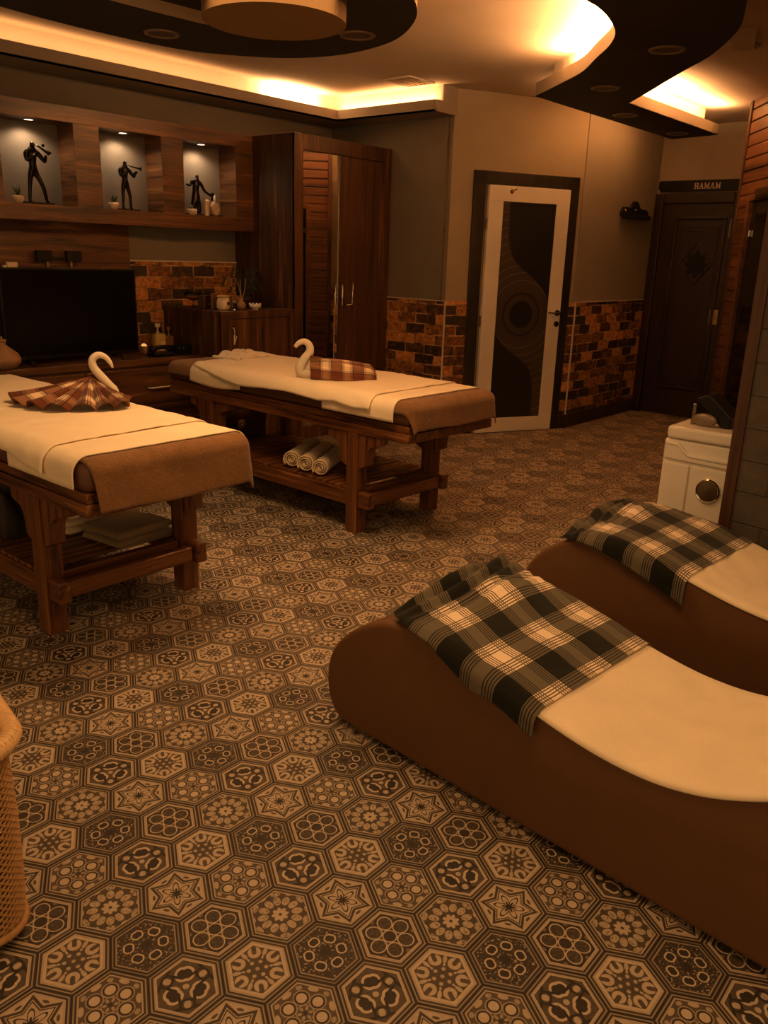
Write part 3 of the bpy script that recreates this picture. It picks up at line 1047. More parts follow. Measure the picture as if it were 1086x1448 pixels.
for i, xx in enumerate((2.783, 3.442, 4.094)):
    lab = ['round recessed spotlight in the left niche with the saxophone figurine', 'round recessed spotlight in the middle niche with the trumpet figurine', 'round recessed spotlight in the right niche with the perfume bottles'][i]
    sp = thing('niche_spotlight', lab, 'spotlight', (xx, 5.365, 2.19), group='niche spotlights')
    MB().lathe([(.026, -.004), (.040, -.004), (.040, 0), (.026, 0)], (0, 0, 0), 28, False).build('rim', 'rim_metal', sp)
    MB().lathe([(.030, -.0025), (.030, -.0005)], (0, 0, 0), 28).build('lens', 'lamp_glow', sp)
    d = bpy.data.lights.new('niche_spot', 'SPOT')
    d.energy = 6.5
    d.color = (1.0, .66, .38)
    d.spot_size = math.radians(150)
    d.spot_blend = .55
    d.shadow_soft_size = .025
    o = bpy.data.objects.new('niche_spot_light', d)
    COL.objects.link(o)
    o.location = (xx, 5.365, 2.178)

# wood panel behind the television
pb = tag(MB().box(.4, 3.505, 5.462, 5.495, .70, 1.594).build('wall_panel', 'walnut_horizontal'), 'walnut wall panel behind and above the television', 'panel')

# ------------------------------------------------------------------ statuettes
def skin_figure(name, pts, edges, rad, mat, parent):
    me = bpy.data.meshes.new(name)
    me.from_pydata([Vector(p) for p in pts], edges, [])
    o = bpy.data.objects.new(name, me)
    COL.objects.link(o)
    o.parent = parent
    md = o.modifiers.new('skin', 'SKIN')
    md.use_smooth_shade = True
    sv = me.skin_vertices[0].data if me.skin_vertices else None
    if sv is None:
        bm = bmesh.new()
        bm.from_mesh(me)
        bm.verts.layers.skin.verify()
        bm.to_mesh(me)
        bm.free()
        sv = me.skin_vertices[0].data
    for i, r in enumerate(rad):
        rr = r if isinstance(r, tuple) else (r, r)
        sv[i].radius = rr
        sv[i].use_root = (i == 0)
    me.materials.append(M[mat])
    md = o.modifiers.new('sub', 'SUBSURF')
    md.levels = md.render_levels = 2
    return o
def musician(label, loc, H, stance, horn, rotz=0.0, lean=0.0):
    root = thing('statuette', label, 'figurine', loc, rotz, 'musician statuettes')
    s = H
    MB().box(-.26 * s, .28 * s, -.10 * s, .10 * s, 0, .035 * s).build('base', 'roller_black', root, bevel=.002)
    fx = stance
    z = lambda q: (.035 + q * .965) * s
    P = [(0, 0, z(.50)), (.0, 0, z(.60)), (-.01 * s, 0, z(.76)), (.0, -.005 * s, z(.84)), (.01 * s, -.01 * s, z(.90)), (.015 * s, -.015 * s, z(.985)),   # 0 pelvis 1 waist 2 chest 3 neckbase 4 neck 5 head
         (-.055 * s, 0, z(.47)), (-.07 * s - fx * .02 * s, -.01 * s, z(.25)), (-.075 * s - fx * .03 * s, 0, z(.02)), (-.07 * s - fx * .03 * s, -.05 * s, z(.0)),
         (.055 * s, 0, z(.47)), (.09 * s + fx * .06 * s, -.015 * s, z(.25)), (.10 * s + fx * .10 * s, 0, z(.02)), (.11 * s + fx * .11 * s, -.05 * s, z(.0)),
         (-.115 * s, 0, z(.80)), (-.135 * s, -.06 * s, z(.66)), (-.02 * s, -.14 * s, z(.76)),
         (.105 * s, 0, z(.80)), (.19 * s, -.06 * s, z(.66)), (.17 * s, -.14 * s, z(.78))]
    Ed = [(0, 1), (1, 2), (2, 3), (3, 4), (4, 5), (0, 6), (6, 7), (7, 8), (8, 9), (0, 10), (10, 11), (11, 12), (12, 13), (3, 14), (14, 15), (15, 16), (3, 17), (17, 18), (18, 19)]
    R = [.07, .058, .085, .05, .035, .052, .048, .036, .028, .024, .048, .036, .028, .024, .045, .034, .022, .045, .034, .022]
    P = [(p[0] + lean * (p[2] / s) * s, p[1], p[2]) for p in P]
    skin_figure('figure', P, Ed, [r * s for r in R], 'bronze', root)
    if horn == 'sax':
        MB().tube([(.02 * s, -.07 * s, z(.93)), (.06 * s, -.13 * s, z(.90)), (.15 * s, -.15 * s, z(.84)), (.21 * s, -.15 * s, z(.80)), (.23 * s, -.15 * s, z(.83))], [.010 * s, .014 * s, .02 * s, .028 * s, .045 * s], 12).build('horn', 'bronze', root, smooth=True)
        MB().ball((.13 * s, -.14 * s, z(.925)), .028 * s).build('bell', 'bronze', root, smooth=True)
    elif horn == 'trumpet':
        MB().tube([(.02 * s, -.08 * s, z(.90)), (.12 * s, -.13 * s, z(.865)), (.26 * s, -.15 * s, z(.845)), (.30 * s, -.15 * s, z(.84))], [.010 * s, .014 * s, .018 * s, .042 * s], 12).build('horn', 'bronze', root, smooth=True)
        MB().ball((.20 * s, -.13 * s, z(.76)), .03 * s).build('hand_knob', 'bronze', root, smooth=True)
    return root
musician('tall bronze musician statuette with legs apart in the left niche', (2.775, 5.345, 1.692), .375, 1.0, 'sax')
musician('slim bronze musician statuette playing a horn in the middle niche', (3.430, 5.350, 1.692), .325, .1, 'trumpet')
# dancing pair in the third niche
dn = thing('statuette', 'dark bronze figure with outstretched arms in the right niche beside perfume bottles', 'figurine', (4.06, 5.365, 1.692), 0, 'musician statuettes')
MB().box(-.14, .19, -.05, .05, 0, .012).build('base', 'roller_black', dn, bevel=.002)
P = [(-.03, 0, .13), (-.03, 0, .17), (-.025, 0, .215), (-.02, 0, .245), (-.015, 0, .262), (-.01, 0, .285), (-.05, 0, .10), (-.055, 0, .06), (-.055, 0, .014), (-.01, 0, .10), (-.005, 0, .06), (-.005, 0, .014),
     (-.06, 0, .235), (-.085, -.01, .205), (-.125, -.015, .212), (.015, 0, .23), (.045, -.01, .175), (.085, -.02, .15)]
Ed = [(0, 1), (1, 2), (2, 3), (3, 4), (4, 5), (0, 6), (6, 7), (7, 8), (0, 9), (9, 10), (10, 11), (3, 12), (12, 13), (13, 14), (3, 15), (15, 16), (16, 17)]
R = [.024, .022, .028, .016, .010, .015, .022, .020, .018, .022, .020, .018, .014, .010, .008, .014, .011, .009]
skin_figure('figure', P, Ed, R, 'bronze', dn)
MB().tube([(.085, -.02, .15), (.11, -.02, .155), (.125, -.02, .135), (.10, -.02, .12)], [.012, .016, .014, .012], 10).build('instrument', 'bronze', dn, smooth=True)

def pot(label, loc, r, h, leaves, tall, seed):
    root = thing('potted_succulent', label, 'potted plant', loc, 0, 'small potted succulents in the niches')
    MB().lathe([(r * .55, 0), (r * .85, h * .25), (r, h * .6), (r * .95, h), (r * .82, h), (r * .80, h * .8)], (0, 0, 0), 24).build('pot', 'cream_ceramic', root, smooth=True)
    MB().lathe([(r * .82, h * .86), (.001, h * .9)], (0, 0, 0), 20, False).build('soil', 'soil', root)
    rnd = random.Random(seed)
    mb = MB()
    for k in range(leaves):
        a = rnd.uniform(0, 2 * PI)
        l = tall * rnd.uniform(.5, 1)
        t = rnd.uniform(.1, .9)
        mb.tube([(0, 0, h * .85), (math.cos(a) * t * l * .4, math.sin(a) * t * l * .4, h * .9 + l * .5), (math.cos(a) * t * l * .8, math.sin(a) * t * l * .8, h * .9 + l)], [r * .10, r * .15, r * .02], 6)
    mb.build('leaves', 'leaf', root, smooth=True)
    return root
pot('small round cream pot with a sparse twisted plant in the left niche', (2.655, 5.335, 1.692), .036, .045, 7, .075, 3)
pot('small round cream pot with a spiky succulent in the middle niche', (3.318, 5.330, 1.692), .037, .045, 16, .060, 5)
pot('small round cream pot with a low dark plant in the right niche', (3.956, 5.318, 1.692), .038, .042, 12, .035, 8)
pf = thing('perfume_bottle', 'slim pale cylindrical perfume bottle in the right niche', 'bottle', (4.083, 5.305, 1.692))
MB().lathe([(.018, 0), (.019, .01), (.019, .105), (.015, .112)], (0, 0, 0), 20).build('body', 'cream_ceramic', pf, smooth=False, bevel=.002)
MB().lathe([(.008, .112), (.008, .122)], (0, 0, 0), 14).build('cap', 'brass', pf)
pf = thing('perfume_bottle', 'round flat cream perfume flask with an upright stopper in the right niche', 'bottle', (4.150, 5.296, 1.692))
mb = MB().lathe([(.001, -.014), (.035, -.014), (.050, -.010), (.053, 0), (.050, .010), (.035, .014), (.001, .014)], (0, 0, 0), 36, False)
fl = mb.build('body', 'clay', pf, smooth=True)
fl.location = (0, 0, .053)
fl.rotation_euler = (PI / 2, 0, .25)
mb = MB().lathe([(.043, .0), (.043, .004), (.001, .004)], (0, 0, 0), 36, False)
fl = mb.build('face', 'cream_ceramic', pf)
fl.location = (-.003, -.0135, .053)
fl.rotation_euler = (PI / 2, 0, .25)
MB().lathe([(.011, .100), (.013, .108), (.008, .112), (.012, .125), (.004, .148)], (0, 0, 0), 16).build('stopper', 'cream_ceramic', pf, smooth=True)

# ------------------------------------------------------------------ wardrobe
wd = thing('wardrobe', 'tall walnut corner wardrobe with a mirror door and a plain door', 'wardrobe', (4.5, 4.80, 0))
mb = MB()
mb.box(0, .025, .002, .695, 0, 2.285)            # left side
mb.box(1.065, 1.09, .002, .695, 0, 2.285)
mb.box(0.025, 1.065, .02, .695, 2.20, 2.285)
mb.box(0.025, 1.065, .05, .695, 0, .08)
mb.box(.025, 1.065, .62, .69, .08, 2.2)
mb.build('carcass', 'walnut_vertical', wd, bevel=.002)
mb = MB()
mb.box(.0, .088, -.001, .022, 0, 2.284)
mb.box(.998, 1.09, -.001, .022, 0, 2.284)
mb.box(.088, .998, -.001, .022, 2.178, 2.284)
mb.box(.088, .998, -.001, .022, 0, .10)
mb.build('face_frame', 'walnut_vertical', wd, bevel=.0015)
m1 = MB().box(.092, .482, .006, .020, .105, 2.174).build('mirror_door', 'mirror_glass', wd)
MB().box(.478, .486, .000, .020, .105, 2.174).build('edge_strip', 'dark_chrome', m1)
dr = MB().box(.490, .994, .003, .022, .105, 2.174).build('door', 'walnut_vertical', wd, bevel=.002)
MB().tube([(.50, .003, 1.22), (.498, -.03, 1.21), (.496, -.034, 1.13), (.498, -.03, 1.05), (.50, .003, 1.04)], .005, 8).build('handle', 'chrome', m1, smooth=True)
MB().tube([(.620, .003, 1.235), (.622, -.03, 1.228), (.612, -.036, 1.14), (.612, -.034, 1.06), (.560, -.03, 1.055), (.555, .003, 1.055)], .006, 8).build('handle', 'chrome', dr, smooth=True)

# base cabinet
cb = thing('cabinet', 'low walnut cupboard with keys in its door, left of the wardrobe', 'cabinet', (3.788, 4.80, 0))
mb = MB()
mb.box(0, .02, .004, .695, 0, 1.01)
mb.box(.69, .709, .004, .695, 0, 1.01)
mb.box(.02, .69, .66, .69, .0, 1.01)
mb.box(.02, .69, .03, .66, .08, .10)
mb.build('body', 'walnut_vertical', cb, bevel=.002)
MB().box(-.004, .709, -.003, .695, 1.01, 1.035).build('top', 'walnut_vertical', cb, bevel=.002)
mb = MB()
mb.box(0, .046, -.001, .02, 0, 1.01)
mb.box(.660, .709, -.001, .02, 0, 1.01)
mb.box(.046, .660, -.001, .02, .982, 1.01)
mb.box(.046, .660, -.001, .02, 0, .09)
mb.build('face_frame', 'walnut_vertical', cb, bevel=.0015)
cd = MB().box(.050, .656, .004, .022, .094, .976).build('door', 'walnut_vertical', cb, bevel=.002)
lk = MB().lathe([(.010, 0), (.010, .006)], (0, 0, 0), 14).build('lock', 'chrome', cd)
lk.location = (.108, .004, .922)
lk.rotation_euler = (PI / 2, 0, 0)
mb = MB()
mb.tube([(.108, -.004, .922), (.108, -.014, .905), (.112, -.012, .86)], .003, 6)
mb.box(.102, .112, -.014, -.010, .80, .868)
mb.box(.116, .124, -.014, -.010, .815, .862, Matrix.Rotation(.35, 3, 'Y'))
mb.build('keys', 'steel', cd, bevel=.001)

# ------------------------------------------------------------------ tv console and tv
tc = thing('tv_console', 'long low dark walnut media console under the television', 'console', (0, 5.05, 0))
MB().box(1.0, 3.784, 0, .41, .665, .71).build('top', 'walnut_horizontal', tc, bevel=.003)
MB().box(1.0, 3.784, .02, .41, .06, .665).build('body', 'walnut_horizontal', tc, bevel=.002)
for (a, b) in ((1.03, 1.93), (1.95, 2.85), (2.87, 3.77)):
    for (z0, z1) in ((.40, .645), (.09, .385)):
        dw = MB().box(a, b, .002, .02, z0, z1).build('drawer', 'walnut_horizontal', tc, bevel=.002)
        cx = a + .56
        zz = z0 + (.11 if z0 > .3 else .2)
        MB().tube([(cx - .10, .002, zz), (cx - .095, -.028, zz), (cx + .095, -.028, zz), (cx + .10, .002, zz)], .006, 8).build('handle', 'steel', dw, smooth=True)
tv = thing('television', 'large black flat television standing on the walnut console', 'television', (2.895, 5.20, .71))
MB().box(-.475, .475, 0, .045, .035, .60).build('bezel', 'black_plastic', tv, bevel=.004)
MB().box(-.463, .463, -.002, .002, .055, .588).build('screen', 'tv_screen', tv)
MB().box(-.25, .25, .045, .075, .12, .45).build('rear_housing', 'black_plastic', tv, bevel=.01)
for sx in (-.32, .32):
    MB().tube([(sx, .02, .05), (sx - .02, -.07, .006)], .009, 8).tube([(sx, .02, .05), (sx + .02, .12, .006)], .009, 8).build('foot', 'black_plastic', tv, smooth=True)
MB().box(-.01, .02, -.004, .0, .040, .048).build('logo_plate', 'chrome', tv)

bk = thing('wall_bracket', 'black wall bracket with two square plates above the television', 'bracket', (2.95, 5.462, 1.375))
for s in (-1, 1):
    MB().box(s * .105 - .052, s * .105 + .052, -.04, 0, -.03, .04).build('plate', 'black_plastic', bk, bevel=.003)
MB().box(-.055, .055, -.03, 0, -.022, .0).build('crossbar', 'black_plastic', bk, bevel=.003)
for s in (-1, 1):
    MB().box(s * .085 - .008, s * .085 + .008, -.03, -.015, -.065, -.022).build('stem', 'rim_metal', bk, bevel=.002)
wbx = tag(MB().box(-.032, .032, -.012, .016, 0, .032).build('set_top_box', 'cream_ceramic', loc=(2.520, 5.222, 1.31), bevel=.004), 'tiny white box on top edge of the television', 'box')
MB().box(-.055, -.034, -.008, .012, 0, .012).build('plug', 'white_plastic', wbx, bevel=.002)

vs = thing('vase', 'squat round clay vase with a narrow neck in front of the television', 'vase', (2.35, 5.10, .71))
MB().lathe([(.045, 0), (.078, .015), (.100, .045), (.102, .065), (.088, .095), (.055, .122), (.030, .142), (.022, .152), (.021, .168)], (0, 0, 0), 40).build('body', 'clay', vs, smooth=True)
MB().lathe([(.021, .164), (.027, .170), (.027, .182), (.018, .184)], (0, 0, 0), 24).build('rim', 'clay', vs, smooth=True)
MB().lathe([(.006, .182), (.006, .200)], (0, 0, 0), 10).build('wick_holder', 'brass', vs)

# objects on the console beside the tv
sp = thing('soap_bottle', 'yellow pump bottle on the console against the brick wall', 'bottle', (3.628, 5.33, .71))
MB().box(-.046, .046, -.026, .026, 0, .138).build('body', 'soap_yellow', sp, bevel=.012, seg=3)
MB().box(-.005, .04, -.028, -.025, .02, .085).build('label_patch', 'cream_ceramic', sp, bevel=.001)
MB().lathe([(.014, .138), (.014, .150), (.006, .152), (.006, .185)], (-.01, 0, 0), 14).build('pump', 'cream_ceramic', sp)
MB().box(-.03, .012, -.009, .009, .185, .212).build('pump_head', 'cream_ceramic', sp, bevel=.005)
sp = thing('oil_bottle', 'brown glass pump bottle beside the yellow bottle on the console', 'bottle', (3.715, 5.335, .71))
MB().box(-.034, .034, -.022, .022, 0, .120).build('body', 'amber_glass', sp, bevel=.010, seg=3)
MB().lathe([(.012, .120), (.012, .132), (.005, .134), (.005, .16)], (0, 0, 0), 14).build('pump', 'clay', sp)
MB().box(-.012, .012, -.009, .009, .160, .185).build('pump_head', 'clay', sp, bevel=.005)
ph_ = thing('telephone', 'glossy black telephone on the console right of the television', 'telephone', (3.52, 5.15, .71))
MB().box(-.085, .085, -.05, .06, 0, .03).build('base', 'black_plastic', ph_, bevel=.012, seg=3)
MB().tube([(-.085, .0, .045), (-.03, .0, .062), (.03, 0, .062), (.085, 0, .045)], [.024, .015, .015, .024], 12).build('handset', 'black_plastic', ph_, smooth=True)
tl = thing('tealight', 'small glowing amber tea light beside the television', 'candle', (3.463, 5.28, .71))
MB().lathe([(.020, 0), (.026, .03), (.028, .06), (.024, .062)], (0, 0, 0), 18).build('cup', 'amber_glass', tl, smooth=True)
MB().lathe([(.021, .062), (.016, .075), (.004, .080)], (0, 0, 0), 16).build('flame', 'candle_glow', tl, smooth=True)
rt = thing('router', 'low black box with three small studs on the console against the cupboard', 'box', (3.715, 5.18, .71))
MB().box(-.065, .065, -.03, .03, 0, .065).build('body', 'black_plastic', rt, bevel=.006)
for k in range(3):
    MB().ball((-.04 + k * .036, -.031, .045), .004, 10).build('stud', 'chrome', rt, smooth=True)

# objects on the cupboard
ZT = 1.035
gb = thing('glass_bowl', 'clear glass stem bowl on the left back corner of the cupboard', 'glass', (3.865, 5.22, ZT))
MB().lathe([(.030, 0), (.028, .004), (.005, .008), (.005, .050), (.03, .058), (.062, .085), (.068, .115), (.065, .116), (.058, .088), (.028, .063), (.001, .060)], (0, 0, 0), 32, False).build('bowl', 'clear_glass', gb, smooth=True)
bx_ = thing('wooden_box', 'small dark red-brown box on the cupboard', 'box', (3.865, 5.08, ZT), .3)
MB().box(-.045, .045, -.03, .03, 0, .098).build('body', 'dark_box', bx_, bevel=.005)
MB().ball((.015, -.031, .035), .006, 10).build('knob', 'brass', bx_, smooth=True)
bd = tag(MB().box(-.035, .035, -.008, .008, 0, .115).build('wooden_board', 'board_wood', loc=(3.905, 5.02, ZT), rotz=.3, bevel=.004), 'upright brown wooden board between the dark box and the jar', 'board')
jr = thing('jar', 'round cream jar with a yellow lid and a dark spot on the cupboard', 'jar', (3.915, 4.93, ZT))
MB().lathe([(.036, 0), (.046, .015), (.049, .045), (.043, .078), (.036, .092)], (0, 0, 0), 28).build('body', 'cream_ceramic', jr, smooth=True)
MB().lathe([(.044, .092), (.046, .097), (.044, .103), (.01, .105)], (0, 0, 0), 28).build('lid', 'soap_yellow', jr, smooth=True)
sp_ = MB().lathe([(.015, 0), (.001, .003)], (0, 0, 0), 18, False).build('spot', 'black_plastic', jr)
sp_.location = (.010, -.046, .048)
sp_.rotation_euler = (PI / 2, 0, .2)
mb = MB()
for k in range(4):
    mb.ball((-.025 + k * .014, -.040, .082), .006, 10)
mb.build('bead_trim', 'white_lacquer', jr, smooth=True)
pb_ = thing('perfume_bottle', 'tiny dark perfume bottle with a chrome cap in front of the reed diffuser', 'bottle', (3.955, 4.85, ZT))
MB().lathe([(.012, 0), (.015, .006), (.015, .045), (.008, .052)], (0, 0, 0), 18).build('body', 'roller_black', pb_, smooth=True)
MB().lathe([(.0165, .004), (.0165, .012)], (0, 0, 0), 18).build('band', 'chrome', pb_)
MB().ball((0, 0, .060), .009, 12).build('cap', 'chrome', pb_, smooth=True)
rd = thing('reed_diffuser', 'brown square diffuser block with a clay bulb and bent reeds on the cupboard', 'diffuser', (4.055, 4.93, ZT))
MB().box(-.055, .055, .005, .03, 0, .10).build('block', 'board_wood', rd, bevel=.005)
MB().lathe([(.018, 0), (.030, .015), (.032, .035), (.022, .055), (.014, .062), (.014, .078)], (.005, -.03, 0), 22).build('bulb', 'clay', rd, smooth=True)
for (ax, az, bx2) in ((-.115, .255, -.03), (-.01, .215, .0), (.045, .22, .01), (-.03, .20, .0)):
    MB().tube([(.005, -.03, .06), (.005 + ax * .35 + bx2, -.03, .12), (.005 + ax, -.03, az)], .0022, 6).build('reed', 'reed', rd)
lo = thing('lotus_candle', 'small white lotus shaped candle holder by the wardrobe side', 'candle holder', (4.19, 4.90, ZT))
MB().lathe([(.022, 0), (.025, .006), (.010, .012), (.012, .018)], (0, 0, 0), 20).build('foot', 'white_lacquer', lo)
mb = MB()
for k in range(10):
    a = 2 * PI * k / 10
    mb.tube([(math.cos(a) * .01, math.sin(a) * .01, .014), (math.cos(a) * .034, math.sin(a) * .034, .022), (math.cos(a) * .044, math.sin(a) * .044, .045)], [.006, .012, .003], 8)
mb.build('petals', 'white_lacquer', lo, smooth=True)
pl = thing('potted_fern', 'dark leafy plant on the cupboard beside the wardrobe', 'potted plant', (4.27, 5.12, ZT))
MB().lathe([(.04, 0), (.055, .06), (.058, .075), (.045, .075)], (0, 0, 0), 20).build('pot', 'dark_box', pl, smooth=True)
rnd = random.Random(4)
mb = MB()
for k in range(46):
    a = rnd.uniform(0, 2 * PI)
    l = rnd.uniform(.07, .16)
    hgt = rnd.uniform(.10, .30)
    dx, dy = math.cos(a), math.sin(a) * .7
    base = Vector((dx * .03, dy * .03, .07))
    mid = base + Vector((dx * l * .5, dy * l * .5, hgt * .8))
    tip = base + Vector((dx * l, dy * l, hgt * .55 - .02))
    path = catmull([base, mid, tip], 5)
    mb.tube(path, .0018, 4)
    for q in range(2, len(path)):
        for sgn in (-1, 1):
            sd = Vector((-dy, dx, 0)) * sgn
            p = path[q]
            ln = .026 * (1 - q / len(path) * .4)
            mb.add([p, p + sd * ln * .5 + Vector((dx, dy, .2)) * .007, p + sd * ln + Vector((dx, dy, -.5)) * .006, p + sd * ln * .5 - Vector((dx, dy, 0)) * .006], [(0, 1, 2, 3)])
mb.build('foliage', 'dark_leaf', pl)

# ------------------------------------------------------------------ massage tables
TW, TL = .355, 2.06
ZM = .752
def leg_mb(sx, y0):
    x0, x1 = (.275, .355) if sx > 0 else (-.355, -.275)
    mb = MB().box(x0, x1, y0, y0 + .08, .0, .556)
    return mb
def bracket_mb(sx, y0, sy):
    x0, x1 = (.285, .345) if sx > 0 else (-.345, -.285)
    # ogee corner bracket in the y-z plane
    pr = [(0, .555), (.155, .555), (.155, .515), (.135, .505), (.115, .50), (.085, .49), (.065, .465), (.058, .42), (.055, .385), (.03, .375), (0, .36)]
    e = y0 + .08 if sy > 0 else y0
    return MB().prism([(e + sy * p[0], p[1]) for p in pr], x0, x1, 0)
def make_table(label):
    t = thing('massage_table', label, 'massage table', group='wooden massage tables')
    mb = MB()
    for (z0, z1, g) in ((.556, .604, 0.0), (.606, .642, .006)):
        mb.box(-TW + g, -TW + .06, g, TL, z0, z1)
        mb.box(TW - .06, TW - g, g, TL, z0, z1)
        mb.box(-TW + .06, TW - .06, g, .06, z0, z1)
        mb.box(-TW + .06, TW - .06, TL - .06, TL, z0, z1)
    mb.box(-TW + .06, TW - .06, .06, TL - .06, .60, .635)
    mb.build('frame', 'table_wood_long', t, bevel=.003)
    for y0 in (.35, 1.62):
        for sx in (-1, 1):
            lg = leg_mb(sx, y0).build('leg', 'table_wood_up', t, bevel=.004)
            for sy in (-1, 1):
                bracket_mb(sx, y0, sy).build('bracket', 'table_wood_up', lg, bevel=.004)
    for sx in (-1, 1):
        a = sx * .342
        MB().box(min(a, a - sx * .05), max(a, a - sx * .05), .272, 1.80, .148, .232).build('shelf_rail', 'table_wood_long', t, bevel=.004)
    for y0 in (.292, 1.73):
        MB().box(-.285, .285, y0, y0 + .04, .155, .222).build('stretcher', 'table_wood_cross', t, bevel=.008, seg=3)
    MB().box(-.27, .27, .375, .415, .18, .236).build('stretcher', 'table_wood_cross', t, bevel=.004)
    y = .445
    while y < 1.70:
        MB().box(-.335, .335, y, y + .040, .2325, .247).build('slat', 'table_wood_cross', t, bevel=.003)
        y += .052
    MB().box(-TW - .006, TW + .006, -.010, TL + .012, .643, ZM).build('mattress', 'mattress_leather', t, bevel=.035, seg=5, smooth=True)
    return t
T1 = make_table('near wooden massage table on the left, cut by the edge of the picture')
T1.location = (1.745, 2.515, 0)
T2 = dup(T1, (3.487, 2.515, 0), math.radians(-1.5), 'far wooden massage table standing in front of the wardrobe and cupboard', 'wooden massage tables')

def drape(s, hw, r, lift):
    """arc-length s from the centre across a padded top of half width hw -> (x, z below top)"""
    sg = 1 if s >= 0 else -1
    s = abs(s)
    flat = hw - r
    if s <= flat:
        return sg * s, lift
    q = s - flat
    R = r + lift
    if q < R * PI / 2:
        a = q / R
        return sg * (flat + R * math.sin(a)), -r + R * math.cos(a)
    return sg * (flat + R), -r - (q - R * PI / 2)
HWM = TW + .006
def table_cloth(name, mat, label, cat, root, s0, s1, y0, y1, lift, thick=.004, nx=60, ny=50, wr=.0, edge=None, group=None, seed=1, hang=0.0, uv=1.0):
    """cloth over the table, s across, y along; s0/s1 may be functions of y-fraction"""
    S0 = s0 if callable(s0) else (lambda t: s0)
    S1 = s1 if callable(s1) else (lambda t: s1)
    Y0 = y0 if callable(y0) else (lambda t: y0)
    Y1 = y1 if callable(y1) else (lambda t: y1)
    def f(u, v):
        s = S0(v) * (1 - u) + S1(v) * u
        y = Y0(u) * (1 - v) + Y1(u) * v
        x, dz = drape(s, HWM, .045, lift)
        sl = abs(s) - HWM
        bul = max(0.0, sl) * hang
        nz = vnoise(s * 9, y * 9, seed) * wr + vnoise(s * 22, y * 22, seed + 3) * wr * .4
        if sl > .0:
            x += (1 if s > 0 else -1) * (bul + abs(nz) * 1.2)
            return (x, y, ZM + dz)
        return (x, y, ZM + dz + abs(nz))
    mb = MB().grid(f, nx, ny, lambda u, v: (u * uv, v * uv))
    o = mb.build(name, mat, smooth=True, solid=thick, offset=-1, sub=0)
    o.location = root.location
    o.rotation_euler = root.rotation_euler
    return tag(o, label, cat, group)

def brown_end(root, label, far=False, left=.35, right=.46, drop=.17, inner=.10):
    """towel laid across the end of the table and hanging over it, corners dropping"""
    ye = -.012
    def f(u, v):
        s = -left + (left + right) * u
        t = -inner + (inner + drop + .045) * v          # along, positive beyond the end
        flat_y = .045
        ox = max(0.0, abs(s) - (HWM - .045)) * (1 if s > 0 else -1)
        oy = max(0.0, t)
        px = max(-(HWM - .045), min(HWM - .045, s))
        py = min(t, 0)
        d = math.hypot(ox, oy)
        R = .045 + .006
        if d < 1e-6:
            x, y, z = px, py, .006
        else:
            dx, dy = ox / d, oy / d
            a = min(d / R, PI / 2)
            out = R * math.sin(a)
            z = -.045 + R * math.cos(a) - max(0, d - R * PI / 2)
            out += max(0, d - R * PI / 2) * .10
            x, y = px + dx * out, py + dy * out
        wv = vnoise(s * 7, t * 4, 2) * .012 * min(1, d * 12)
        y2 = ye + .045 - (y + abs(wv)) if not far else TL + .012 - .045 + (y + abs(wv))
        zz = ZM + z + vnoise(s * 40, t * 40, 5) * .003
        # ripple of the lower hem
        if v > .8:
            zz += vnoise(s * 5, 1.0, 8) * .025 * (v - .8) / .2
        return (x, y2, zz)
    mb = MB().grid(f, 70, 34)
    o = mb.build('bath_towel', 'brown_terry', smooth=True, solid=.006, offset=(1 if far else -1))
    o.location = root.location
    o.rotation_euler = root.rotation_euler
    return tag(o, label, 'towel', 'brown end towels')
brown_end(T1, 'rust brown towel hanging over the end of the near left massage table', left=.345, right=.45, drop=.165)
brown_end(T2, 'dark brown towel hanging over the near end of the far massage table', left=.40, right=.44, drop=.12)
brown_end(T2, 'dark brown towel over the headrest end of the far massage table', True, left=.42, right=.42, drop=.06, inner=.36)

table_cloth('bath_towel', 'cream_terry', 'cream terry towel lying under the sheet at the near end of the left table', 'towel', T1, -.465, .44, .035, .50, .018, wr=.004, group='cream terry towels under the sheets', seed=3)
table_cloth('bath_towel', 'cream_terry', 'cream terry towel lying under the sheet at the near end of the far table', 'towel', T2, -.465, .43, .085, .60, .018, wr=.004, group='cream terry towels under the sheets', seed=4)
table_cloth('bath_towel', 'cream_terry', 'cream terry towel lying under the sheet at the head end of the far table', 'towel', T2, lambda t: -.455 - .02 * math.sin(t * 3), .43, 1.30, 1.80, .018, wr=.005, group='cream terry towels under the sheets', seed=5)
table_cloth('massage_sheet', 'cream_sheet', 'cream sheet spread over the near left massage table under the plaid swan', 'sheet', T1,
            lambda t: -.408 - .010 * math.sin(t * 9 + 1) - .036 * max(0, 1 - t * 7), .41, lambda u: .235 + .035 * u - .02 * (1 - u) ** 3, 1.93, .025, wr=.009, nx=70, ny=90, group='cream massage sheets', seed=6, hang=.12)
table_cloth('massage_sheet', 'cream_sheet', 'cream sheet spread over the far massage table beside the wardrobe', 'sheet', T2,
            lambda t: -.430 + .055 * max(0, t - .68) / .32 - .010 * math.sin(t * 11) + .02 * max(0, 1 - abs(t - .16) * 12), .42, lambda u: .235 + .03 * u, lambda u: 1.78 + .16 * u, .025, wr=.010, nx=70, ny=90, group='cream massage sheets', seed=7, hang=.12)

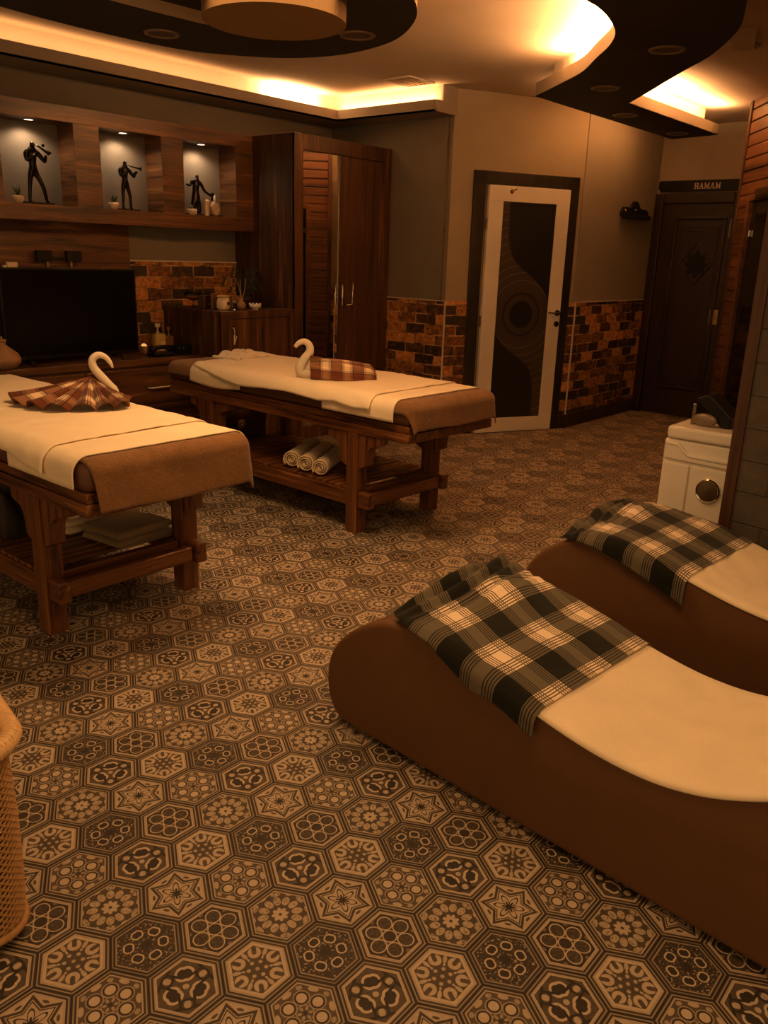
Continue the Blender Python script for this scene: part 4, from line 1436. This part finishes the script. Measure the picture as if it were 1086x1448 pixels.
# crumpled striped cloth at the head end of the far table
def heap(name, mat, label, cat, loc, rx, ry, h, seed, rotz=0., folds=3, uv=1.0):
    def f(u, v):
        x, y = (u * 2 - 1), (v * 2 - 1)
        e = max(0.0, 1 - max(abs(x), abs(y)) ** 3)
        z = h * e ** .5 * (.65 + .35 * math.sin(x * folds * 2 + y * 2 + vnoise(x * 2, y * 2, seed) * 5)) + abs(vnoise(x * 3, y * 3, seed)) * h * .5 * e
        return (x * rx * (1 + vnoise(x * 2, y * 3, seed + 1) * .25), y * ry * (1 + vnoise(x * 3, y * 2, seed + 2) * .25), z + .003)
    o = MB().grid(f, 50, 40, lambda u, v: (u * uv, v * uv)).build(name, mat, smooth=True, solid=.004, offset=1)
    o.location = loc
    o.rotation_euler = (0, 0, rotz)
    return tag(o, label, cat)
heap('folded_cloth', 'neck_cloth', 'crumpled pale cloth at the head end of the far massage table', 'cloth', (3.58, 4.34, ZM + .022), .15, .11, .042, 3, .2, 5)

# ------------------------------------------------------------------ swans folded from towels
def swan_neck(path, rad, label, group):
    pts = catmull(path, 7)
    n = len(pts)
    rr = []
    m = len(rad) - 1
    for i in range(n):
        q = i / (n - 1) * m
        k = min(int(q), m - 1)
        rr.append(rad[k] * (1 - (q - k)) + rad[k + 1] * (q - k))
    o = MB().tube(pts, rr, 18).build('towel_swan', 'neck_cloth', smooth=True)
    return tag(o, label, 'towel swan', group)
ZS = ZM + .029
def side_pt(b, ax, s, z, dep=(0, 0)):
    return (b[0] + ax[0] * s + dep[0], b[1] + ax[1] * s + dep[1], z)
# swan on the near table
b1, ax1 = (2.037, 3.36), (.855, -.518)
k1 = .97
zz1 = lambda q: 1.45 - (1.45 - q) * k1
neck = [(0.0, .79), (-.004, .812), (-.02, .832), (-.055, .876), (-.085, .920), (-.086, .955), (-.060, .974), (-.030, .964), (-.010, .938), (-.001, .915)]
swan_neck([side_pt(b1, ax1, s * k1, zz1(q)) for s, q in neck], [.021, .021, .020, .019, .0175, .0165, .015, .012, .009, .004],
          'white towel swan neck rising from the plaid fan on the near left table', 'towel swans')
apex = Vector((1.958, 3.42, .893))
hem = catmull([(1.70, 3.66, 0), (1.645, 3.52, 0), (1.655, 3.41, 0), (1.675, 3.33, 0), (1.735, 3.24, 0), (1.82, 3.18, 0), (1.90, 3.15, 0), (1.99, 3.17, 0), (2.04, 3.26, 0), (2.045, 3.36, 0)], 14)
def fan(u, v):
    q = u * (len(hem) - 1)
    k = min(int(q), len(hem) - 2)
    h_ = hem[k].lerp(hem[k + 1], q - k)
    h_ = Vector((h_.x, h_.y, ZS + .003))
    t = v
    p = apex.lerp(h_, t)
    p.z = ZS + .003 + (apex.z - ZS - .003) * (1 - t) ** 1.25
    ple = math.sin(u * PI * 17 + math.sin(u * 9) * .8)
    p.z += (.5 + .5 * ple) * .048 * t ** 1.1 * (1 - .25 * t)
    out = (h_ - Vector((apex.x, apex.y, h_.z))).normalized()
    p += out * ple * .010 * t
    p += out.cross(Vector((0, 0, 1))) * math.cos(u * PI * 17 + math.sin(u * 9) * .8) * .012 * t * t
    return p
mb = MB().grid(fan, 200, 30, lambda u, v: (u * .62, v * .30))
tag(mb.build('pareo', 'plaid_rust', smooth=True, solid=.003, offset=0), 'rust plaid cloth pleated into a fan on the near left table', 'cloth', 'rust plaid cloths')
# swan on the far table
b2, ax2 = (3.245, 3.40), (.729, -.685)
dp = (.685, .729)
z2 = lambda q: q + (ZS - .785)
neck2 = [(.12, .796), (.05, .803), (-.003, .812), (-.010, .842), (.012, .885), (.040, .925), (.038, .962), (.012, .983), (-.018, .975), (-.040, .952)]
swan_neck([side_pt(b2, ax2, s * 1.02, z2(q)) for s, q in neck2], [.020, .024, .028, .029, .026, .023, .020, .017, .014, .010],
          'pale towel swan neck at the end of the plaid body on the far table', 'towel swans')
def body2(u, v):
    # u along the body, v around the half section
    s = .045 + .37 * u
    wdt = .075 + .035 * math.sin(u * PI) - .01 * u
    hgt = .115 - .035 * u - .02 * u * u
    a = -.10 + v * (PI + .2)
    c, sn = math.cos(a), max(0.0, math.sin(a))
    fold_ = 1 + .10 * math.sin(v * 19 + u * 3) + .05 * math.sin(v * 37 + 5 * u)
    d = -c * wdt * fold_
    return side_pt(b2, ax2, s, ZS + .002 + hgt * sn * fold_ * (1 if u < .92 else 1 - (u - .92) * 5), (dp[0] * d * 1.0, dp[1] * d))
mb = MB().grid(body2, 60, 44, lambda u, v: (u * .40, v * .34))
tag(mb.build('pareo', 'plaid_rust', smooth=True, solid=.003, offset=-1), 'rust plaid cloth wrapped as the swan body on the far table', 'cloth', 'rust plaid cloths')

# ------------------------------------------------------------------ things on the shelves below
def towel_roll(loc, length, r, rotz, label):
    pts = []
    turns, n = 3.6, 84
    for k in range(n + 1):
        a = k / n * turns * 2 * PI
        rr = r * (.16 + .84 * k / n)
        pts.append((rr * math.cos(a), rr * math.sin(a)))
    def f(u, v):
        q = v * n
        k = min(int(q), n - 1)
        x = pts[k][0] * (1 - (q - k)) + pts[k + 1][0] * (q - k)
        z = pts[k][1] * (1 - (q - k)) + pts[k + 1][1] * (q - k)
        wob = 1 + vnoise(u * 5, v * 3, 4) * .06
        return (x * wob, (u - .5) * length + math.sin(q * .21) * .006, z * wob + r)
    o = MB().grid(f, 16, 168).build('rolled_towel', 'rolled_terry', smooth=True, solid=.007, offset=-1)
    o.location = loc
    o.rotation_euler = (0, 0, rotz)
    return tag(o, label, 'rolled towel', 'rolled towels under the far table')
ZSH = .248
towel_roll((3.375, 3.30, ZSH), .40, .050, math.radians(-62), 'front cream rolled towel under the far table, nearest its leg')
towel_roll((3.385, 3.425, ZSH), .42, .052, math.radians(-62), 'middle cream rolled towel of the row under the far table')
towel_roll((3.40, 3.555, ZSH), .42, .052, math.radians(-62), 'rearmost cream rolled towel of the row under the far table')

def folded(loc, sx, sy, layers, th, mat, label, rotz=0., seed=2, group=None):
    root = thing('folded_towel', label, 'folded towel', loc, rotz, group)
    for k in range(layers):
        def f(u, v, k=k):
            # a folded sheet: u goes round the section (racetrack), v along
            a = u * 2 * PI
            c, s_ = math.cos(a), math.sin(a)
            x = sx * (abs(c) ** .25) * (1 if c > 0 else -1)
            z = th / 2 * (abs(s_) ** .7) * (1 if s_ > 0 else -1) + th / 2 + k * th
            y = (v - .5) * 2 * sy
            return (x + vnoise(v * 4, k * 3, seed) * .012, y + vnoise(u * 4, k, seed) * .01, z + vnoise(x * 9, y * 9, seed + k) * .008 + .004)
        mb = MB().grid(f, 48, 20)
        for v_ in (0, 20):
            idx = [i * 21 + v_ for i in range(48)]
            mb.f.append(tuple(idx))
        mb.build('fold', mat, root, smooth=True)
    return root
folded((1.865, 3.04, ZSH), .145, .12, 2, .036, 'olive_terry', 'olive brown folded towel on the slatted shelf of the near table', math.radians(8))
folded((1.86, 3.40, ZSH), .19, .17, 2, .030, 'rolled_terry', 'wide flat folded towel behind the olive one on the near table shelf', math.radians(4), 5)
heap('blanket', 'dark_cloth', 'dark crumpled blanket on the near table shelf at the left edge', 'blanket', (1.545, 3.56, ZSH), .105, .19, .19, 6, .3, 2)
# cream towel loop hanging under the near table top
def loop(u, v):
    a = PI + v * PI
    return (-.055 * 1 + (v - .5) * .0 + .062 * math.cos(a) + .0, (u - .5) * .10, .062 * math.sin(a) * 1.9)
mb = MB().grid(loop, 8, 28)
o = mb.build('hanging_towel', 'cream_terry', smooth=True, solid=.012, offset=0)
o.location = (1.62, 2.925, .553)
o.rotation_euler = (0, 0, math.radians(-35))
tag(o, 'cream towel looped under the near table top beside the leg bracket', 'towel')
# case on the floor behind the far table
cs = thing('case', 'dark case with a metal clasp on the floor behind the far massage table', 'case', (3.60, 4.47, 0), .0)
MB().box(-.20, .20, -.13, .13, .0, .33).build('body', 'dark_box', cs, bevel=.01)
MB().box(-.205, .205, -.135, .135, .33, .375).build('lid', 'dark_box', cs, bevel=.008)
MB().box(-.06, .0, -.142, -.130, .30, .365).build('clasp_plate', 'brass', cs, bevel=.003)
MB().ball((-.03, -.146, .325), .010, 12).build('clasp', 'chrome', cs, smooth=True)

# ------------------------------------------------------------------ loungers
LW = .565
prof_raw = [(.03, .012), (-.015, .035), (-.045, .09), (-.050, .17), (-.028, .245), (.028, .315), (.10, .372), (.18, .412), (.26, .432), (.34, .436), (.44, .428), (.56, .406), (.68, .378), (.78, .355), (.88, .338), (.97, .330), (1.06, .332), (1.14, .345), (1.22, .370), (1.32, .418), (1.44, .49), (1.56, .555), (1.68, .60), (1.78, .612), (1.86, .59), (1.905, .53), (1.92, .42), (1.915, .22), (1.90, .06), (1.87, .012)]
prof = [(p.x, p.y) for p in catmull([(a, b, 0) for a, b in prof_raw], 4)]
top = [p for p in prof if True]
def surf(s):
    """height of the top at distance s from the head end"""
    best = 0
    for i in range(len(prof) - 1):
        (a, za), (b, zb) = prof[i], prof[i + 1]
        if (a - s) * (b - s) <= 0 and abs(a - b) > 1e-6:
            best = max(best, za + (zb - za) * (s - a) / (b - a))
    return best
def arc_table():
    tab = []
    L_ = 0
    last = None
    for p in prof:
        if last:
            L_ += math.hypot(p[0] - last[0], p[1] - last[1])
        tab.append((L_, p))
        last = p
    return tab
ATAB = arc_table()
def at_arc(l):
    for i in range(len(ATAB) - 1):
        if ATAB[i][0] <= l <= ATAB[i + 1][0]:
            t = (l - ATAB[i][0]) / max(1e-9, ATAB[i + 1][0] - ATAB[i][0])
            a, b = ATAB[i][1], ATAB[i + 1][1]
            tx, tz = b[0] - a[0], b[1] - a[1]
            n = math.hypot(tx, tz)
            return (a[0] * (1 - t) + b[0] * t, a[1] * (1 - t) + b[1] * t, -tz / n, tx / n)
    p = ATAB[-1][1]
    return (p[0], p[1], 1, 0)
def arc_of(s):     # arc length where the top surface has this s
    best = 0
    for l, p in ATAB:
        if p[0] <= s and p[1] > .2 and l < ATAB[-20][0]:
            best = l
    return best
# local axes: x across (near side x=0), y = -s (towards the camera side)
def make_lounger(label):
    t = thing('relax_lounger', label, 'lounger', group='brown wave loungers')
    MB().prism([(-s, z) for s, z in prof], 0, LW, 0).build('body', 'lounger_leather', t, bevel=.022, seg=4, smooth=True, ang=60)
    MB().box(.05, LW - .05, -1.80, -.06, 0, .013).build('base', 'roller_black', t)
    return t
LROT = math.radians(-4.0)
L1 = make_lounger('near brown leather wave lounger with plaid cloth, lower right')
L1.location = (1.714, 1.636, 0)
L1.rotation_euler = (0, 0, LROT)
L2 = dup(L1, (2.835, 1.600, 0), LROT, 'far brown leather wave lounger beside the stone partition', 'brown wave loungers')

def lounger_cloth(name, mat, label, cat, root, c0, c1, s0, s1, lift, thick, nx, ny, disp=None, group=None, uvs=1.0, r=.024):
    """c across (0 = near edge, negative hangs down), s along the top"""
    l0, l1 = arc_of(s0), arc_of(s1)
    C0 = c0 if callable(c0) else (lambda v: c0)
    C1 = c1 if callable(c1) else (lambda v: c1)
    def f(u, v):
        l = l0 + (l1 - l0) * v
        s, z, nx_, nz_ = at_arc(l)
        if nz_ < 0:
            nx_, nz_ = -nx_, -nz_
        c = C0(v) * (1 - u) + C1(v) * u
        x, dz = drape(c - LW / 2, LW / 2, r, lift)
        x += LW / 2
        dd = disp(u, v, c, s) if disp else 0.0
        hang_ = max(0.0, -dz)
        up = lift if dz > 0 else 0
        n_amt = (dz if dz > 0 else 0) + dd
        sx, sz = s + nx_ * n_amt, z + nz_ * n_amt
        if dz <= 0:
            sz += dz
        if c < -.01:
            x -= abs(vnoise(s * 14, c * 6, 9)) * .010 + max(0, -c) * .06
        return (x, -sx, sz)
    o = MB().grid(f, nx, ny, lambda u, v: (u * (C1(v) - C0(v)), v * (l1 - l0))).build(name, mat, smooth=True, solid=thick, offset=-1)
    o.location = root.location
    o.rotation_euler = root.rotation_euler
    return tag(o, label, cat, group)
for (R_, lab, s0) in ((L1, 'cream terry towel on the near lounger below the plaid cloth', .70), (L2, 'cream terry towel with creases on the far lounger by the partition', .59)):
    sd = 11 if R_ is L1 else 23
    amp = .003 if R_ is L1 else .012
    lounger_cloth('bath_towel', 'cream_terry', lab, 'towel', R_, -.006, LW + .02, s0, 1.70, .007, .007, 40, 80,
                  lambda u, v, c, s, sd=sd, amp=amp: abs(vnoise(c * 12 + s * 5, s * 9, sd)) * amp * min(1, u * 6), 'cream lounger towels')
def bunch(seed, amp):
    def d(u, v, c, s):
        g = math.exp(-((v) / .20) ** 2)
        far = min(1.0, max(0.0, (c - .02) / .25))
        ridge = (.5 + .5 * math.sin(v * 78 + 2.5 * math.sin(c * 9 + seed) + c * 9)) * .026 * g * (.25 + .75 * far) + .034 * math.exp(-(v / .10) ** 2) * far
        lump = .030 * math.exp(-((c - .40) / .14) ** 2) * math.exp(-((v - .22) / .16) ** 2) * amp
        return .002 + ridge + lump + abs(vnoise(c * 8, s * 8, seed)) * .010 * min(1, max(0, (c + .02) * 8))
    return d
lounger_cloth('pareo', 'plaid_grey', 'black and grey plaid cloth bunched on the near lounger', 'cloth', L1,
              lambda v: .03 - .095 * min(1.0, v * 1.6) ** .7 - .006 * math.sin(v * 14), LW + .03, .235, .765, .016, .003, 120, 130, bunch(2.0, 1.0), 'grey plaid cloths')
lounger_cloth('pareo', 'plaid_grey', 'black and grey plaid cloth bunched on the far lounger', 'cloth', L2,
              lambda v: .01 - .12 * v ** .7, LW + .03, .13, .655, .016, .003, 120, 130, bunch(5.0, 1.3), 'grey plaid cloths')

# ------------------------------------------------------------------ white storage unit
wb = thing('storage_unit', 'white plastic lidded unit with a round chrome knob behind the far lounger', 'storage unit', (4.0, 1.585, 0))
MB().box(.012, .40, -.46, -.0, 0, .625).build('body', 'white_plastic', wb, bevel=.014, seg=3)
MB().box(-.004, .41, -.455, -.012, .628, .69).build('lid', 'white_plastic', wb, bevel=.016, seg=3)
MB().prism([(-.012, .615), (-.08, .612), (-.105, .585), (-.13, .562), (-.46, .555), (-.46, .515), (-.012, .525)], -.004, .014, 0).build('front_panel', 'white_plastic', wb, bevel=.007, seg=3)
MB().tube([(0, -.015, .602), (-.002, -.08, .600), (-.002, -.105, .575), (-.002, -.135, .552), (-.002, -.455, .545)], .007, 8).build('moulding', 'white_plastic', wb, smooth=True)
MB().box(.0, .014, -.145, -.018, .03, .505).build('side_panel', 'white_plastic', wb, bevel=.006, seg=3)
MB().box(.0, .014, -.455, -.155, .245, .505).build('drawer_front', 'white_plastic', wb, bevel=.006, seg=3)
MB().box(-.004, .014, -.455, -.155, .03, .235).build('drawer_front', 'white_plastic', wb, bevel=.008, seg=3)
kn = thing
mb = MB().lathe([(.050, 0), (.058, .004), (.060, .012), (.055, .018), (.050, .016)], (0, 0, 0), 40)
k_ = mb.build('knob', 'chrome', wb, smooth=False, bevel=0)
k_.location = (0, -.254, .400)
k_.rotation_euler = (0, -PI / 2, 0)
mb = MB().lathe([(.050, .017), (.001, .019)], (0, 0, 0), 40, False)
k2 = mb.build('knob_face', 'dark_chrome', k_)
# tipped black tray on the lid
dv = thing('card_reader', 'black tilted device with a grey stand lying on the white unit', 'device', (4.18, 1.40, .69), 0)
MB().prism([(.092, .132), (.035, .156), (.020, .150), (-.092, .058), (-.088, .003), (-.045, .003)], -.07, .07, 0).build('panel', 'black_plastic', dv, bevel=.006)
MB().box(-.07, -.045, .085, .105, 0, .105).build('stand', 'dark_chrome', dv, bevel=.004)
MB().ball((-.085, .03, .034), .05, 20, .30, 1.25, .66).build('grip', 'rim_metal', dv, smooth=True)
pp = tag(MB().box(-.05, .05, -.03, .03, 0, .065).build('paper_pad', 'cream_ceramic', loc=(4.30, 1.27, .69), rotz=.3, bevel=.004), 'small pale paper block on the white unit behind the black device', 'paper')

# ------------------------------------------------------------------ wicker hamper
hp = thing('laundry_hamper', 'tan woven wicker hamper with a lid at the lower left edge', 'hamper', (.454, 1.689, 0), math.radians(-10))
def rrect(hw, hd, r, n=9):
    pts = []
    for (cx, cy, a0) in ((hw - r, hd - r, 0), (-hw + r, hd - r, 90), (-hw + r, -hd + r, 180), (hw - r, -hd + r, 270)):
        for k in range(n):
            a = math.radians(a0 + 90 * k / (n - 1))
            pts.append((cx + r * math.cos(a), cy + r * math.sin(a)))
    return pts
def resample(pts, n):
    P = [Vector((p[0], p[1])) for p in pts]
    seg = [(P[(i + 1) % len(P)] - P[i]).length for i in range(len(P))]
    tot = sum(seg)
    out = []
    for k in range(n):
        d = tot * k / n
        i = 0
        while d > seg[i]:
            d -= seg[i]
            i += 1
        out.append(P[i].lerp(P[(i + 1) % len(P)], d / seg[i]))
    return out
HW_, HD_ = .205, .165
NP, NR = 150, 54
base = resample(rrect(HW_, HD_, .075), NP)
mb = MB()
vs_ = []
for r_ in range(NR + 1):
    z_ = .03 + .44 * r_ / NR
    k_sc = .985 + .03 * math.sin(PI * r_ / NR) - (.06 * max(0, 1 - r_ / 3.0))
    for p in range(NP):
        q = base[p]
        vs_.append((q.x * k_sc, q.y * k_sc, z_))
fs_ = []
for r_ in range(0, NR, 1):
    for p in range(NP):
        # diamond cells
        if (r_ + p) % 2 == 0 and r_ + 2 <= NR:
            a = r_ * NP + (p + 1) % NP
            b = (r_ + 1) * NP + (p + 2) % NP
            c = (r_ + 2) * NP + (p + 1) % NP
            d = (r_ + 1) * NP + p
            fs_.append((a, b, c, d))
mb.add(vs_, fs_)
wv = mb.build('woven_wall', 'wicker', hp)
md = wv.modifiers.new('weave', 'WIREFRAME')
md.thickness = .0085
md.use_even_offset = False
lin = resample(rrect(HW_ - .012, HD_ - .012, .068), 60)
mb = MB()
mb.add([(p.x, p.y, z_) for z_ in (.012, .46) for p in lin], [(k, (k + 1) % 60, 60 + (k + 1) % 60, 60 + k) for k in range(60)] + [tuple(range(60))])
mb.build('liner', 'basket_liner', hp)
rim = resample(rrect(HW_ + .012, HD_ + .012, .085), 72)
mb = MB()
mb.tube([(p.x, p.y, .488) for p in rim], .020, 12, closed=True)
rm = mb.build('rim', 'wicker_light', hp, smooth=True)
mb = MB()
L_ = len(rim)
for k in range(L_ * 2):
    q = k / 2
    i = int(q) % L_
    p = rim[i].lerp(rim[(i + 1) % L_], q - int(q))
    d = (rim[(i + 1) % L_] - rim[i]).normalized()
    nrm = Vector((d.y, -d.x))
    ringp = []
    for j in range(8):
        a = 2 * PI * j / 8
        ringp.append((p.x + nrm.x * .0205 * math.cos(a) + d.x * .003 * math.sin(a), p.y + nrm.y * .0205 * math.cos(a) + d.y * .003 * math.sin(a), .488 + .0205 * math.sin(a)))
    mb.tube(ringp, .0016, 5, closed=True)
mb.build('binding', 'wicker_light', rm)
mb = MB()
mb.tube([(p.x * .995, p.y * .995, .036) for p in base], .010, 8, closed=True)
mb.build('base_band', 'wicker', hp, smooth=True)
# lid with a ring of holes
def lidf(u, v):
    a = resample_cache[int(u * 60) % 60]
    k = .02 + .98 * v
    return (a.x * k, a.y * k, .480 + .014 * (1 - v * v))
resample_cache = resample(rrect(HW_ + .0, HD_ + .0, .075), 60)
mb = MB().grid(lidf, 60, 12)
ld = mb.build('lid', 'wicker_light', hp, weld=True, smooth=True, solid=.006, offset=-1)
mb = MB()
for k_sc in (.80, .70):
    pr_ = resample(rrect(HW_ * k_sc, HD_ * k_sc, .06), 46)
    for p in pr_:
        mb.ball((p.x, p.y, .4955 - .014 * k_sc * k_sc + .0035), .0060, 8, 1, 1, .45)
mb.build('lid_holes', 'basket_liner', ld)

# ------------------------------------------------------------------ ceiling downlights and vents
DLS = [((2.815, 3.98), 'round unlit downlight in the dark ceiling ring, left of the hanging disc', ZLB), ((3.39, 3.16), 'round unlit downlight in the dark ceiling ring, right of the hanging disc', ZLB),
       ((4.481, 2.025), 'largest round unlit downlight in the curved black ceiling band', ZLB), ((5.212, 2.732), 'round unlit downlight where the black ceiling band turns', ZLB),
       ((6.191, 3.064), 'round unlit downlight in the middle of the straight black ceiling arm', ZLB), ((7.233, 3.093), 'round unlit downlight at the tip of the black ceiling band', ZLB)]
proto = None
for (x, y), lab, zz in DLS:
    if proto is None:
        proto = thing('downlight', lab, 'downlight', (x, y, zz), group='unlit ceiling downlights')
        MB().lathe([(.066, 0), (.068, -.006), (.088, -.006), (.092, 0)], (0, 0, 0), 36, False).build('rim', 'rim_metal', proto, smooth=True)
        MB().lathe([(.067, -.002), (.001, -.001)], (0, 0, 0), 36, False).build('lens', 'downlight_glass', proto)
    else:
        dup(proto, (x, y, zz), 0, lab, 'unlit ceiling downlights')
vt = thing('ceiling_vent', 'square air vent in the ceiling near the lit cove corner', 'vent', (5.20, 4.32, ZC), 0)
MB().box(-.15, .15, -.13, -.11, -.012, 0).box(-.15, .15, .11, .13, -.012, 0).box(-.15, -.13, -.11, .11, -.012, 0).box(.13, .15, -.11, .11, -.012, 0).build('frame', 'cove_paint', vt, bevel=.002)
for k in range(5):
    MB().box(-.13, .13, -.09 + k * .042, -.072 + k * .042, -.009, -.004).build('louvre', 'disc_paint', vt)
vt = thing('ceiling_light', 'round spotlight on the ceiling right of the black band', 'spotlight', (5.45, 1.98, ZC), .4)
MB().lathe([(.055, 0), (.055, -.012), (.075, -.012), (.08, 0)], (0, 0, 0), 30, False).build('rim', 'rim_metal', vt, smooth=True)
MB().lathe([(.055, -.004), (.001, -.003)], (0, 0, 0), 30, False).build('lens', 'downlight_glass', vt)
ah = thing('access_hatch', 'small tilted hatch flap on the ceiling beside the black band', 'hatch', (5.18, 1.90, ZC), .35)
MB().box(-.13, .13, -.06, .06, -.03, -.012, Matrix.Rotation(.2, 3, 'Y')).build('flap', 'ceiling_paint', ah, bevel=.002)
MB().box(-.15, .15, -.075, .075, -.006, 0).build('frame', 'disc_paint', ah, bevel=.002)
